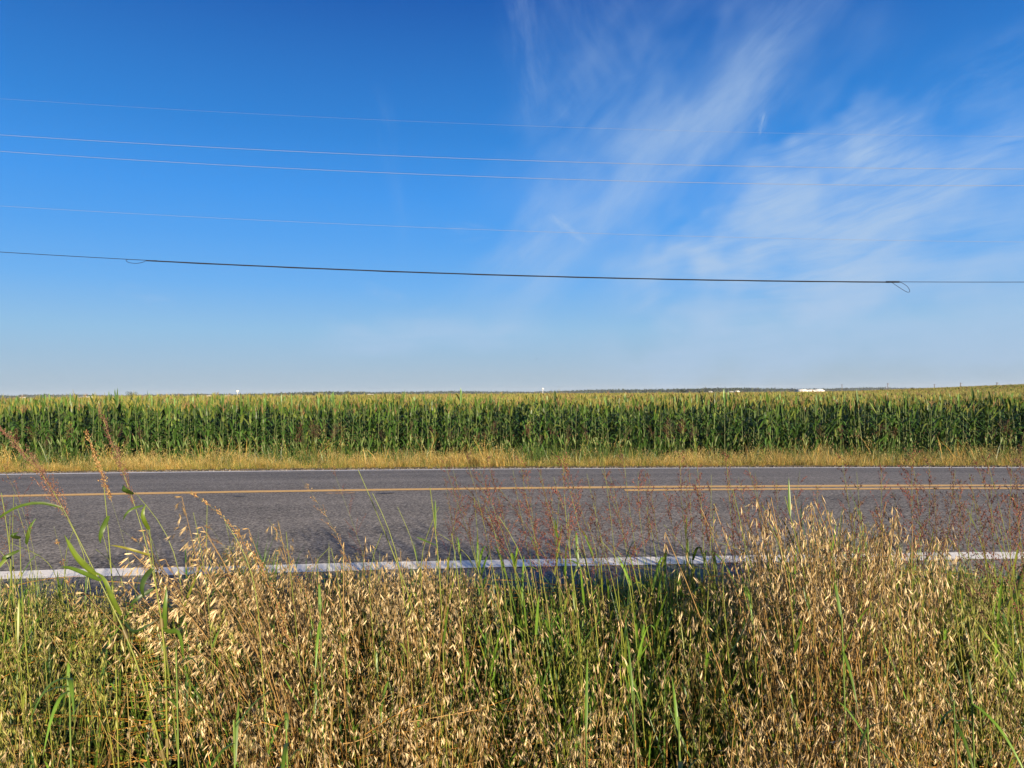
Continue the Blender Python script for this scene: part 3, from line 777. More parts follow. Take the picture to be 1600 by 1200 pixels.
scatter('green_weeds', grn_me, np.c_[x, y, ground_z(x, y)], nr.uniform(0, 6.28, n), nr.uniform(.7, 1.25, n), nr.normal(0, .1, (n, 2)),
        label='green weeds growing along the foot of the corn', cat='weeds')

r = random.Random(21)
fv = []
for _ in range(4):
    P = curve_path(1.35, .1, .12, r.uniform(0, 6.28), 9)
    fv.append(meshes(johnson(P, r, DUSK if _ % 2 else RED, leaves=4, L0=.22, spread=.5, thick=.005, lw=.03, nb=9, ssz=.014, dense=.45, fs=.72), ('stem', 'leaf', 'seed_head'), (M_GREEN, M_GREEN, M_SEED)))
for px, n_ in ((60, 5), (205, 4), (480, 8), (520, 3), (650, 3), (745, 5), (870, 6), (930, 3), (1040, 6), (1080, 4), (1310, 3), (1380, 3), (1560, 5)):
    for _ in range(n_):
        y = r.uniform(18.6, 20.4); x = (px + r.gauss(0, 18) - 800) / F * y
        place_parts('seedhead_grass', r.choice(fv), (x, y, float(ground_z(x, y))), r.uniform(0, 6.28), 'dark-red seed-head grass at the foot of the corn beyond the road', 'grass plant', 'seed-head grasses beyond the road', scale=r.uniform(.8, 1.15), tilt=(r.gauss(0, .08), r.gauss(0, .08)))

# ------------------------------------------------------------------ near verge: wild oats
SIL = np.array([[-100, 905], [0, 905], [60, 898], [120, 915], [215, 930], [270, 905], [310, 868], [360, 822], [410, 848], [450, 905], [500, 885], [545, 862], [600, 885], [690, 878],
                [760, 895], [820, 900], [950, 900], [1060, 880], [1150, 900], [1205, 882], [1245, 815], [1330, 800], [1400, 822], [1450, 868], [1520, 880], [1600, 900], [1700, 900]], float)
def zcap(x, y, extra=0.0, mass=False):
    px = 800 + F * x / y; s = np.interp(px, SIL[:, 0], SIL[:, 1]) + extra
    if mass:      # the bulk of the stand ends lower than the few stalks that make its outline
        s = np.maximum(s, 880 - 22 * nr.random(len(x))) + np.abs(nr.normal(8, 34, len(x)))
    hz = 615 - .0094 * (px - 800); return -(s - hz) / F * y
r = random.Random(31)
ON = ('stem', 'leaf', 'seed_head'); OM = (M_STRAW, M_STRAW, M_STRAW)
oat_geo = [oat(r.uniform(.80, .9), g_, 0.0, r, nb=r.randint(6, 10), leaves=2, size=r.uniform(.019, .024)) for g_ in [0, 0, 0, .05, .1, .15, .05, 0, .3, .5]]
oat_green = [oat(r.uniform(.80, .9), g_, 0.0, r, nb=r.randint(8, 11), leaves=3) for g_ in [.6, .8, .5, .9]]
oat_sweep = [oat(r.uniform(.80, .9), 0, r.uniform(.35, .75), r, nb=9, leaves=1, full=1.0, size=.023) for _ in range(4)]
oat_me = [joined(q, 'oat', M_STRAW) for q in oat_geo]; oatg_me = [joined(q, 'oat', M_STRAW) for q in oat_green]
oat_parts = [meshes(q, ON, OM) for q in oat_geo[:8]]; oatg_parts = [meshes(q, ON, OM) for q in oat_green]; oats_parts = [meshes(q, ON, OM) for q in oat_sweep]
def verge_points(n, y0, y1, dens=None):
    y = np.sqrt(nr.uniform(y0 ** 2, y1 ** 2, n)); x = y * nr.uniform(-.80, .80, n)
    if dens is not None:
        k = nr.random(n) < dens(800 + F * x / y, y); x, y = x[k], y[k]
    return x, y
def clumpy(x, y): return .5 + .5 * np.sin(x * 7.3 + 1.3 * np.sin(y * 6.1)) * np.sin(y * 6.7 + 1.7 * np.sin(x * 4.3 + 2))
def straw_d(px, y):
    d = np.interp(px, [-50, 60, 190, 280, 330, 800, 830, 1150, 1200, 1430, 1480, 1650], [.35, .30, .10, .35, .9, 1, 1, 1, 1, 1, .6, .5])
    far = np.interp(px, [-50, 150, 300, 350, 700, 820, 1150, 1200, 1450, 1500, 1650], [.30, .2, .35, .9, .6, .12, .12, 1, .6, .25, .2])
    d = d * (1 + (far - 1) * sst(y, 2.3, 2.9))
    for hx, hy, wx, wy in ((475, 2.25, 22, .5), (1290, 1.75, 26, .25), (300, 1.85, 50, .25), (590, 2.0, 12, .15), (1130, 1.6, 30, .2), (240, 2.6, 60, .3), (60, 2.4, 30, .3), (1020, 1.9, 14, .15)):
        d = d * (1 - .93 * np.exp(-((px - hx) / wx) ** 2 - ((y - hy) / wy) ** 2))
    hole = (1 - np.exp(-((px - 250) / 70) ** 2 - ((y - 2.9) / .6) ** 2) * .8)
    return np.clip(d * hole, 0, 1)
x, y = verge_points(7600, 1.35, 4.55, straw_d)
cl_ = clumpy(x, y) * .6 + clumpy(x * 2.3 + 5, y * 2.1 + 1) * .4; k = nr.random(len(x)) < sst(cl_, .34, .72); x, y = x[k], y[k]
gz = ground_z(x, y); H = np.minimum(nr.uniform(.55, 1.0, len(x)) * .95, zcap(x, y, 0, True) - gz)
k = H > .18; x, y, gz, H = x[k], y[k], gz[k], H[k]; n = len(x)
s1 = H / .85; S3 = np.stack([np.clip(s1, .75, 1.1), np.clip(s1, .75, 1.1), s1], 1)
print('oats', n)
scatter('dry_wild_oats', oat_me, np.c_[x, y, gz - .01], nr.uniform(0, 6.28, n), S3, nr.normal(0, .10, (n, 2)),
        label='dense mass of dry straw-coloured wild oats filling the near roadside', cat='grass')
def green_d(px, y):
    return np.interp(px, [-50, 60, 190, 300, 360, 760, 830, 1130, 1200, 1430, 1480, 1650], [.6, .6, .18, .2, .12, .12, .35, .35, .1, .15, .6, .7]) * np.where((y < 2.4) & (px > 300) & (px < 1450), .3, np.where(y < 1.9, .5, 1))
x, y = verge_points(3000, 1.5, 4.5, green_d)
gz = ground_z(x, y); H = np.minimum(nr.uniform(.5, .95, len(x)) * .92, zcap(x, y, nr.normal(14, 14, len(x))) - gz)
k = H > .18; x, y, gz, H = x[k], y[k], gz[k], H[k]; n = len(x)
s1 = H / .85; S3 = np.stack([np.clip(s1, .7, 1.1), np.clip(s1, .7, 1.1), s1], 1)
scatter('green_wild_oats', oatg_me, np.c_[x, y, gz - .01], nr.uniform(0, 6.28, n), S3, nr.normal(0, .09, (n, 2)),
        label='yellow-green unripe wild oats mixed through the near roadside', cat='grass')
# leafy green undergrowth
def blades(r, h, nb, cols, w_, spread):
    g = G()
    for _ in range(nb):
        a = r.uniform(0, 6.28); b = np.array([r.gauss(0, spread), r.gauss(0, spread), 0])
        jleaf(g, b, a, h * r.uniform(.6, 1.15), w_ * r.uniform(.6, 1.2), r.uniform(1.0, 1.5), r.uniform(.05, .6), r.choice(cols) * r.uniform(.8, 1.3), n=7, twist=r.uniform(-1.2, 1.2))
    return g
G2 = [GREEN, GREEN * 1.5, DGREEN * 1.4, np.array([.15, .22, .025]), np.array([.20, .24, .03])]
bl_me = [blades(r, .5, 14, G2, .008, .045).mesh('b', M_GREEN) for _ in range(6)]
def bl_d(px, y):
    a = np.interp(px, [-50, 200, 330, 420, 760, 820, 1150, 1210, 1430, 1480, 1650], [.45, .12, .2, .3, .3, 1, 1, .35, .35, .95, 1])
    return a * (.05 + .95 * sst(y, 2.3, 3.0))
x, y = verge_points(5200, 1.6, 4.6, bl_d)
gz = ground_z(x, y); H = np.minimum(nr.uniform(.35, .85, len(x)), zcap(x, y, nr.normal(4, 16, len(x))) - gz); k = H > .1; x, y, gz, H = x[k], y[k], gz[k], H[k]; n = len(x)
scatter('green_grass', bl_me, np.c_[x, y, gz], nr.uniform(0, 6.28, n), H / .45, nr.normal(0, .12, (n, 2)),
        label='low bright green grass thickest beside the white edge line', cat='grass')
gv = G(); sg0 = []
for q_ in range(8):        # a few culms knocked over towards the right
    y_ = r.uniform(1.95, 2.5); px_ = r.gauss(620, 80); py_ = r.gauss(1120, 40); L_ = r.uniform(40, 110)
    A = at_y(px_, py_, y_); B = at_y(px_ + L_, py_ - L_ * r.uniform(.15, .55), y_ + r.uniform(-.1, .1)); t_ = np.linspace(0, 1, 4)[:, None]
    sg0.append((A + (B - A) * t_ + np.array([r.uniform(-.05, .05), 0, r.uniform(-.06, .16)]) * t_ * (1 - t_), ORANGE * r.uniform(.5, 1.1) if r.random() < .7 else STRAW * 1.2))
for k_e in range(5200):
    far_e = k_e % 5 < 3
    x_ = r.uniform(-11, 11) if far_e else r.uniform(-5, 5); y_ = (R1 + abs(r.gauss(0, .13)) - .04) if far_e else (R0 - abs(r.gauss(0, .12)) + .04)
    z_ = float(max(ground_z(x_, y_), road_z(x_, y_) if R0 < y_ < R1 else -9)); q_ = r.uniform(.006, .022) * (1.3 if far_e else 1)
    V = nr.normal(0, 1, (6, 3)) * .25 + np.array([[1, 0, 0], [-1, 0, 0], [0, 1, 0], [0, -1, 0], [0, 0, .7], [0, 0, -.5]])
    gv.add(V * q_ + (x_, y_, z_ + q_ * .3), [(0, 2, 4), (2, 1, 4), (1, 3, 4), (3, 0, 4), (2, 0, 5), (1, 2, 5), (3, 1, 5), (0, 3, 5)], np.array([.22, .19, .16]) * r.uniform(.5, 1.5))
tag(gv.build('gravel', M_SEED), 'loose gravel and crumbled asphalt along both pavement edges', 'gravel', kind='stuff')
# broken straw lying through the stand
sg = G()
for P_, c_ in sg0: sg.tube(P_, .0016, c_, 3)
for _ in range(2600):
    yy = r.uniform(1.5, 4.2); xx = yy * r.uniform(-.78, .78); gz0 = float(ground_z(xx, yy)); a = r.uniform(0, 6.28) if r.random() < .6 else r.gauss(.3, .3)
    L = r.uniform(.25, .75); z0 = gz0 + r.uniform(.02, .42); dz = r.uniform(-.12, .3) * L
    t_ = np.linspace(0, 1, 4)[:, None]; P = np.array([xx, yy, z0]) + np.array([math.cos(a) * L, math.sin(a) * L * .6, dz]) * t_ - np.array([0, 0, .06]) * t_ ** 2
    if (P[-1][2] > zcap(P[-1][0], P[-1][1], 10)) or P[-1][1] > 4.5: continue
    sg.tube(P, .0017, (ORANGE * r.uniform(.8, 1.3) if r.random() < .6 else STRAW * r.uniform(.8, 1.2)), 3)
for _ in range(4200):
    yy = math.sqrt(r.uniform(1.45 ** 2, 4.3 ** 2)); xx = yy * r.uniform(-.78, .78); px_ = 800 + F * xx / yy
    if r.random() > float(straw_d(np.array([px_]), np.array([yy]))[0]) * .95 + .05: continue
    gz0 = float(ground_z(xx, yy)); hh = min(r.uniform(.2, .66), float(zcap(np.array([xx]), np.array([yy]), r.uniform(20, 130))[0]) - gz0)
    if hh < .12: continue
    a = r.uniform(0, 6.28); ln = abs(r.gauss(0, .16)) * hh / .5; cc = (ORANGE if r.random() < .55 else STRAW if r.random() < .7 else YGREEN * 1.3) * r.uniform(.75, 1.35)
    P = curve_path(hh, ln, r.gauss(0, .04), a, 4, (xx, yy, gz0)); sg.tube(P, r.uniform(.0011, .0022), cc, 3)
tag(sg.build('fallen_straw', M_STRAW), 'bare and broken orange straw stalks standing and lying among the oats', 'straw', kind='stuff')

n = 1000; x = nr.uniform(-21, 21, n); y = 14.2 + 6.6 * nr.random(n) ** .7
k = (np.sin(x * 1.1 + 2) * np.sin(x * .41) + .5 * np.sin(x * 3.7 + y)) > nr.normal(0, .5, n); x, y = x[k], y[k]; n = len(x); hv = nr.uniform(.4, .95, n) * np.interp(y, [14, 17, 19], [.5, .75, 1.0])
scatter('far_wild_oats', oat_me, np.c_[x, y, ground_z(x, y)], nr.uniform(0, 6.28, n), np.stack([hv * 1.3, hv * 1.3, hv], 1), nr.normal(0, .12, (n, 2)), label='pale wild oats standing in patches of the far verge', cat='grass')

# individual oats: the 300 that stand highest and show against the road
def put_oat(px, y, top_py, parts, label, group, tilt=None, rz=None):
    x = (px - 800) / F * y; hz = 615 - .0094 * (px - 800); gz0 = float(ground_z(x, y))
    h = -(top_py - hz) / F * y - gz0; s = max(.3, h / .85)
    o = place_parts('wild_oat', parts, (x, y, gz0 - .01), r.uniform(0, 6.28) if rz is None else rz, label, 'wild oat', group, tilt=tilt or (r.gauss(0, .08), r.gauss(0, .08)))
    o.scale = (min(max(s, .8), 1.15), min(max(s, .8), 1.15), s)
OAT_SETS = (
    (70, (1195, 1300), 2.2, 3.2, oat_parts, 'dry pale wild oat stalk in the tall clump covering the white line', 'tall oat clump on the right'),
    (45, (1300, 1430), 2.2, 3.2, oat_parts, 'dry wild oat stalk on the right shoulder of the tall clump', 'right shoulder of the tall oat clump'),
    (34, (300, 430), 2.2, 3.0, oats_parts, 'windswept pale wild oat stalk with seeds blown leftwards over the white line', 'windswept oats on the left'),
    (50, (440, 700), 2.3, 3.4, oat_parts, 'dry drooping wild oat stalk below the white line, left of centre', 'oats below the line, left of centre'),
    (26, (820, 1180), 2.3, 3.4, oat_parts, 'dry wild oat stalk standing among green grass at the middle of the verge', 'oats among the green grass'),
    (38, (0, 290), 2.2, 3.4, oatg_parts, 'yellow-green wild oat stalk in the thin patch at the left beside the pavement edge', 'greenish oats at the left'),
    (20, (1430, 1600), 2.2, 3.2, oatg_parts, 'yellow-green wild oat stalk among tall red-headed grass at the right edge', 'greenish oats at the right'))
for n_, (a, b), y0, y1, ps, lab, grp in OAT_SETS:
    for _ in range(n_):
        px = r.uniform(a, b); y = r.uniform(y0, y1)
        tp = float(np.interp(px, SIL[:, 0], SIL[:, 1])) + (abs(r.gauss(0, 26)) - 8)
        sw = ps is oats_parts
        put_oat(px + (95 if sw else 0), y, tp, r.choice(ps), lab, grp, rz=(r.gauss(0, .25) if sw else None), tilt=((r.gauss(0, .05), r.gauss(-.10, .06)) if sw else None))
for px, tp, y in ((1262, 768, 2.5), (1322, 795, 2.45), (1345, 812, 2.6), (1408, 800, 2.5), (1222, 800, 2.6), (1382, 770, 2.7), (1215, 838, 2.4), (700, 835, 2.6), (345, 800, 2.4), (300, 850, 2.4), (545, 838, 2.6), (612, 852, 2.7), (504, 828, 2.7), (585, 842, 2.6), (1300, 838, 2.4)):
    put_oat(px, y, tp, r.choice(oat_parts if px > 450 else oats_parts), 'lone wild oat stalk reaching well above its neighbours against the asphalt', 'lone tall oats against the asphalt', tilt=(0, r.gauss(0, .03)), rz=(0 if px < 450 else None))

# ------------------------------------------------------------------ tall red-headed grasses
r = random.Random(77)
JN = ('stem', 'leaf', 'seed_head'); JM = (M_GREEN, M_GREEN, M_SEED)
JS = ('stem', 'leaf', 'seed_head')
def jplant(base, pts, y, cols, label, group, leafspec=None, leafpx=None, **kw):
    """a plant whose stem runs through measured points at distance y; base is where it leaves the ground"""
    P = [at_y(px, py, y) for px, py in pts]
    b = np.array(P[0]); d = b - np.array(P[1]); 
    gz0 = None
    bb = b + d / np.linalg.norm(d) * 0.0
    slope = d[:2] / max(1e-3, -d[2]) if d[2] < 0 else np.zeros(2)
    k = b[2] - float(ground_z(b[0], b[1])); foot = np.array([b[0] + slope[0] * k * .5, y + r.uniform(-.05, .1), 0]); foot[2] = float(ground_z(foot[0], foot[1]))
    Q = np.array([foot] + P)
    # resample smoothly
    L = np.concatenate([[0], np.cumsum(np.linalg.norm(np.diff(Q, axis=0), axis=1))]); s = np.linspace(0, L[-1], 22)
    Q = np.stack([np.interp(s, L, Q[:, i]) for i in range(3)], 1)
    for _ in range(3): Q[1:-1] = (Q[:-2] + 2 * Q[1:-1] + Q[2:]) / 4
    loc = Q[0].copy(); Q = Q - loc
    if leafpx is not None: leafspec = []
    geos = johnson(Q, r, cols, leafspec=leafspec, **kw)
    for lp, wpx, tone in (leafpx or []):
        LP = np.array([at_y(a_, b_, y) for a_, b_ in lp]) - loc; n_ = 10
        c_ = np.concatenate([[0], np.cumsum(np.linalg.norm(np.diff(LP, axis=0), axis=1))]); u_ = np.linspace(0, c_[-1], n_)
        LP = np.stack([np.interp(u_, c_, LP[:, i]) for i in range(3)], 1)
        for _ in range(2): LP[1:-1] = (LP[:-2] + 2 * LP[1:-1] + LP[2:]) / 4
        tt = np.linspace(0, 1, n_); LP[:, 1] += -.03 * np.sin(tt * 2.6)
        tg_ = np.gradient(LP, axis=0); sd2 = np.cross(tg_, [r.uniform(-.25, .25), 1, r.uniform(-.2, .2)]); sd2 /= np.linalg.norm(sd2, axis=1, keepdims=True)
        g_ = G(); g_.ribbon(LP, wpx / F * y * np.interp(tt, [0, .1, .35, .75, 1], [.6, .9, 1, .7, .03]), sd2, np.array(tone) * np.linspace(.9, 1.15, n_)[:, None], crease=.16)
        geos[1].append(g_)
    return place_parts('johnson_grass', meshes(geos, JN, JM), loc, 0, label, 'grass plant', group)
PI = math.pi
LG, MGn, DG, YL = (.115, .17, .016), (.065, .115, .013), (.032, .062, .010), (.20, .19, .022)
jplant(0, [(209, 1010), (190, 967), (162, 926), (144, 889), (122, 836), (100, 795), (78, 751), (58, 718), (25, 688), (-6, 662)], 2.0, PINKB, 'leaning grass with a big pink-brown plume at the left edge', 'tall plumed grasses at the left',
       leafpx=[([(100, 795), (80, 783), (55, 782), (30, 792), (0, 812), (-15, 830)], 4.5, MGn), ([(151, 900), (131, 870), (118, 848), (106, 834)], 10, LG), ([(158, 908), (137, 890), (118, 882), (100, 884)], 8, MGn),
               ([(189, 962), (180, 920), (172, 896), (150, 890)], 8, LG), ([(195, 972), (215, 985), (240, 972), (250, 965)], 5, DG)], L0=.11, spread=.09, fs=.80, thick=.0046, dense=1.8, nb=13, ssz=.0058)
jplant(0, [(258, 1010), (256, 970), (246, 925), (237, 880), (232, 850), (218, 810), (207, 772), (193, 742), (180, 705), (164, 662), (150, 626)], 2.1, PINKB, 'grass with a pink-brown plume before the corn and a dark flag leaf', 'tall plumed grasses at the left',
       leafpx=[([(207, 773), (203, 764), (197, 756)], 10, DG), ([(223, 790), (212, 792), (204, 802), (197, 813)], 4, MGn), ([(238, 888), (231, 898), (229, 915), (229, 932)], 9, DG), ([(256, 985), (268, 990), (283, 975), (292, 1000), (290, 1030)], 8, MGn),
               ([(235, 868), (215, 856), (195, 850), (176, 850)], 4, YL)], L0=.08, spread=.08, fs=.80, thick=.0044, dense=1.7, nb=12, ssz=.0055)
jplant(0, [(258, 1005), (250, 960), (242, 905), (236, 850), (233, 822)], 2.12, PINKB, 'headless green shoot with one upright bright leaf, beside the plumed grass', 'headless green shoots', head=False,
       leafpx=[([(233, 828), (232, 812), (230, 797), (233, 786)], 7, LG), ([(258, 985), (265, 950), (267, 925), (264, 912)], 7, MGn), ([(240, 920), (222, 930), (205, 948)], 6, DG)], thick=.0028)
jplant(0, [(178, 940), (174, 900), (171, 850), (167, 800), (162, 757)], 2.3, PINKB, 'thin green shoot with a folded hanging leaf between the two plumed grasses', 'headless green shoots', head=False,
       leafpx=[([(169, 806), (168, 820), (165, 834), (161, 848)], 8, MGn)], thick=.0024)
jplant(0, [(34, 930), (32, 885), (31, 840)], 2.25, PINKB, 'short green shoot with a dark cupped leaf near the left edge', 'headless green shoots', head=False,
       leafpx=[([(31, 842), (30, 834), (34, 830)], 9, DG), ([(30, 860), (20, 866), (8, 872)], 5, MGn)], thick=.0022)
jplant(0, [(10, 960), (22, 900), (18, 860), (8, 810), (2, 770)], 2.3, PINKB, 'slim green stalk rising straight at the very left edge', 'headless green shoots', head=False,
       leafpx=[([(22, 862), (14, 872), (4, 888), (-8, 900)], 6, LG), ([(40, 850), (52, 835), (58, 815), (62, 808)], 7, MGn)], thick=.0026)
jplant(0, [(60, 890), (48, 830), (30, 770), (12, 735), (-4, 715)], 2.2, RED, 'thin grass with a sparse bright red branch near the left edge', 'thin red-branched grasses at the left', leaves=1, L0=.10, spread=.6, fs=.82, thick=.002, nb=5, dense=.6, lean=(.5, 0, 0))
jplant(0, [(105, 900), (98, 870), (90, 845), (84, 822)], 2.3, BRASS, 'short brass-coloured seed head just above the white line at the left', 'short brass seed heads', leaves=1, L0=.05, spread=.15, fs=.55, thick=.002, nb=8, ssz=.008, dense=.9)
jplant(0, [(20, 900), (14, 860), (8, 800), (2, 770)], 2.5, DUSK, 'dusky seed head grass standing at the very left border', 'thin red-branched grasses at the left', leaves=3, L0=.08, spread=.5, thick=.002, nb=7)
jplant(0, [(200, 860), (185, 810), (166, 760), (152, 718), (133, 672)], 2.15, BRASS, 'slim brown plume standing by itself between the two pink plumes', 'tall plumed grasses at the left', leaves=0, L0=.05, spread=.10, fs=.86, thick=.0012, dense=1.6, nb=10, ssz=.0075)
jplant(0, [(245, 880), (235, 850), (215, 835), (190, 828)], 2.3, BRASS, 'rusty sideways-leaning seed head beside the leafy green shoots', 'rusty sideways seed heads', leaves=1, L0=.07, spread=.3, fs=.6, thick=.0014, nb=7, lean=(-.2, 0, 0))
jplant(0, [(430, 920), (395, 860), (365, 815), (330, 785), (292, 765)], 2.25, BRASS, 'arching rust-brown plume above the windswept oats', 'rusty sideways seed heads', leaves=1, L0=.08, spread=.12, fs=.60, thick=.0018, dense=1.5, nb=12, ssz=.008)
jplant(0, [(375, 900), (352, 850), (340, 828), (312, 806)], 2.35, BRASS, 'small rust-brown seed head tucked under the arching plume', 'rusty sideways seed heads', leaves=0, L0=.07, spread=.3, fs=.7, thick=.0012, nb=6, lean=(-.35, 0, -.05))
jplant(0, [(480, 930), (462, 880), (440, 840), (420, 812)], 2.4, BRASS, 'slender straw-brown plume just right of the windswept oats', 'slender plumes left of centre', leaves=1, L0=.08, spread=.15, fs=.62, thick=.0016, nb=9)
jplant(0, [(548, 880), (525, 830), (505, 795), (485, 765), (470, 748)], 2.5, BRASS, 'thin-stemmed grass with wispy brown head before the yellow line', 'slender plumes left of centre', leaves=1, L0=.09, spread=.3, fs=.72, thick=.0016, nb=7, dense=.6)
jplant(0, [(575, 885), (556, 830), (536, 775), (522, 745), (515, 715)], 2.6, RED, 'airy grass with few dark-red spikelets crossing the far white line', 'slender plumes left of centre', leaves=1, L0=.12, spread=.5, fs=.68, thick=.0016, nb=6, dense=.5)
jplant(0, [(645, 940), (622, 885), (600, 828), (578, 775), (560, 735)], 2.4, RED, 'bare yellow-green stem without a head leaning left across the road', 'bare stems', head=False, leaves=0, thick=.0026)
jplant(0, [(690, 950), (686, 880), (680, 820), (675, 790), (672, 762)], 2.4, RED, 'green reed-like shoot with two leaves sticking out to the left', 'leafy shoots near the middle', head=False,
       leafspec=[(.86, PI - .15, .09, .010, .35, .05), (.72, PI + .1, .06, .010, -.8, .05), (.62, 5.4, .14, .010, 1.3, .02), (.9, 1.5, .10, .009, 1.5, .0)], thick=.0028)
# crowd of red-headed grasses: stem foot px, head top px/py
mid = [(720, 878, 690, 745), (745, 880, 715, 735), (790, 890, 757, 735), (800, 870, 768, 712), (810, 900, 740, 760), (828, 880, 795, 735), (845, 890, 806, 700), (855, 870, 790, 760),
       (880, 880, 842, 725), (895, 900, 868, 708), (905, 890, 872, 745), (930, 880, 900, 720), (952, 890, 912, 740), (965, 900, 948, 715), (985, 900, 960, 745), (1000, 900, 975, 700),
       (1010, 880, 985, 738), (1035, 890, 1010, 735), (1075, 900, 1062, 700), (1085, 900, 1075, 735), (1100, 880, 1096, 720), (1110, 890, 1118, 742), (1150, 900, 1122, 700),
       (1165, 900, 1142, 730), (1180, 880, 1165, 745), (1205, 880, 1180, 730), (1225, 870, 1206, 750), (1240, 880, 1252, 735), (1290, 880, 1262, 755), (770, 880, 735, 700), (870, 900, 850, 765), (935, 900, 925, 770), (1060, 900, 1040, 760), (698, 880, 705, 770)]
mid += [(q_ + r.gauss(14, 6), 885 + r.gauss(0, 8), q_ - r.uniform(-25, 45), r.uniform(705, 790)) for q_ in (730, 785, 830, 862, 915, 975, 1000, 1055, 1105, 1155, 1190)]
for bx, by, tx, ty in mid:
    y = r.uniform(2.5, 3.4); kk = r.gauss(0, 9); m_ = lambda f, j=4: (bx + (tx - bx) * f + kk * f * f + r.gauss(0, j), by + (ty - by) * f)
    jplant(0, [m_(-.25, 1), m_(.0, 1), m_(.3, 2), m_(.6, 2), m_(.85, 1), m_(1.0, 0)], y, RED if r.random() < .75 else DUSK, 'slim green grass with an airy dark-red seed head over the road, middle of the verge', 'red-headed grasses in the middle',
           leaves=r.randint(3, 5), L0=r.uniform(.09, .135), spread=r.uniform(.3, .6), fs=r.uniform(.66, .76), thick=.0034, nb=r.randint(5, 10), dense=r.uniform(.6, 1.15), lw=.016, ssz=.0080)
right = [(1335, 880, 1318, 700), (1345, 870, 1340, 738), (1380, 880, 1373, 725), (1395, 880, 1378, 790), (1425, 880, 1420, 700), (1440, 890, 1432, 735), (1452, 870, 1446, 712), (1470, 900, 1455, 760),
         (1480, 900, 1478, 735), (1500, 880, 1490, 752), (1520, 900, 1500, 770), (1545, 890, 1510, 740), (1570, 880, 1524, 715), (1555, 900, 1545, 745), (1580, 900, 1572, 705), (1598, 890, 1590, 740),
         (1610, 900, 1596, 690), (1540, 870, 1530, 785), (1600, 880, 1580, 770), (1408, 880, 1400, 770), (1590, 930, 1560, 700), (1630, 900, 1612, 720)]
for bx, by, tx, ty in right:
    y = r.uniform(2.3, 3.2); kk = r.gauss(0, 9); m_ = lambda f, j=4: (bx + (tx - bx) * f + kk * f * f + r.gauss(0, j), by + (ty - by) * f)
    jplant(0, [m_(-.25, 1), m_(.0, 1), m_(.3, 2), m_(.6, 2), m_(.85, 1), m_(1.0, 0)], y, DUSK if r.random() < .6 else RED, 'tall green grass with a dusky purple-brown seed head, right end of the verge', 'dusky-headed grasses at the right',
           leaves=r.randint(3, 6), L0=r.uniform(.09, .14), spread=r.uniform(.3, .55), fs=r.uniform(.64, .74), thick=.0035, nb=r.randint(8, 11), dense=r.uniform(.7, 1.2), lw=.017, ssz=.0082)
for bx, by, tx, ty, lf, lab in (
    (1255, 880, 1226, 775, [(.95, 1.3, .13, .009, 1.35, 0), (.7, 2.0, .10, .012, 1.2, 0)], 'headless shoot with a dark upright blade left of the tall oat clump'),
    (1358, 900, 1345, 800, [(.98, 2.6, .13, .011, 1.2, 0), (.8, 2.8, .10, .011, 1.0, 0), (.6, .2, .18, .012, .5, .05)], 'headless shoot with a broad dark blade inside the tall oat clump'),
    (1300, 900, 1298, 800, [(.9, 5.2, .11, .010, 1.35, 0)], 'short green shoot with one bright blade inside the tall oat clump')):
    jplant(0, [(bx, by), ((bx + tx) / 2, (by + ty) / 2), (tx, ty)], 2.4, RED, lab, 'headless green shoots', head=False, leafspec=lf, thick=.002)
extra = [(px + r.gauss(0, 14), r.uniform(870, 900), r.uniform(765, 865)) for px in (20, 30, 50, 75, 90, 110, 135, 190, 205, 255, 285, 310, 360, 480, 560, 610, 660, 700, 1185, 1225, 1270, 1310, 1350, 1400, 270, 335, 395, 455, 520, 590, 640, 735, 760, 815, 835, 862, 905, 925, 970, 1005, 1030, 1065, 1095, 1135, 1160, 1210, 1245, 1290, 1330, 1385, 1415, 1440, 1468, 1495, 1515, 1540, 1565, 1590, 880, 950, 1050, 1120, 1455, 1530)]
for px, by, ty in extra:
    y = r.uniform(2.2, 3.3); dx = r.gauss(-16, 26)
    zone = 'left' if px < 420 else 'middle' if px < 1180 else 'right'
    jplant(0, [(px + 6, by + 40), (px, by), (px + dx * .3, (by + ty) / 2), (px + dx, ty)], y, RED, 'headless bright green grass with thin arching blades, %s of the near verge' % {'left': 'left third', 'middle': 'middle', 'right': 'right part'}[zone],
           'headless green grasses, ' + zone, head=False, leaves=r.randint(4, 7), thick=.0019, lw=.0125)
# leafy shoots low in the oats, seen from above
def lowshoot(px, py, y, leafs, label, h=.0):
    q = at_y(px, py, y); gz0 = float(ground_z(q[0], q[1])); P = np.array([[0, 0, 0], [0.01, 0, (q[2] - gz0) * .5], [0, 0, q[2] - gz0]])
    t_ = np.linspace(0, 1, 8); P = np.stack([np.interp(t_, [0, .5, 1], P[:, i]) for i in range(3)], 1)
    st, lf = G(), []; st.tube(P, .0022, (.16, .24, .05), 5)
    for (fb, a, L, wd, up, dr) in leafs: lf.append(G()); jleaf(lf[-1], interp(P, fb), a, L, wd * .62, min(up, 1.15), dr + .25, GREEN * r.uniform(.9, 1.7), twist=r.uniform(-1.1, 1.1))
    place_parts('leafy_shoot', meshes((st, lf), ('stem', 'leaf'), (M_GREEN, M_GREEN)), (q[0], q[1], gz0), 0, label, 'grass plant', 'leafy green shoots low in the oats')
lowshoot(108, 1052, 1.75, [(.97, PI + .5, .13, .02, .3, .75), (.99, PI + 1.0, .12, .022, .4, .9), (.96, 4.7, .12, .02, .3, 1.0), (.99, 5.4, .10, .020, .3, .9), (.95, 2.2, .12, .016, 1.3, .1), (.9, .6, .12, .014, 1.0, .2)], 'broad-bladed green shoot drooping among the oats at lower left')
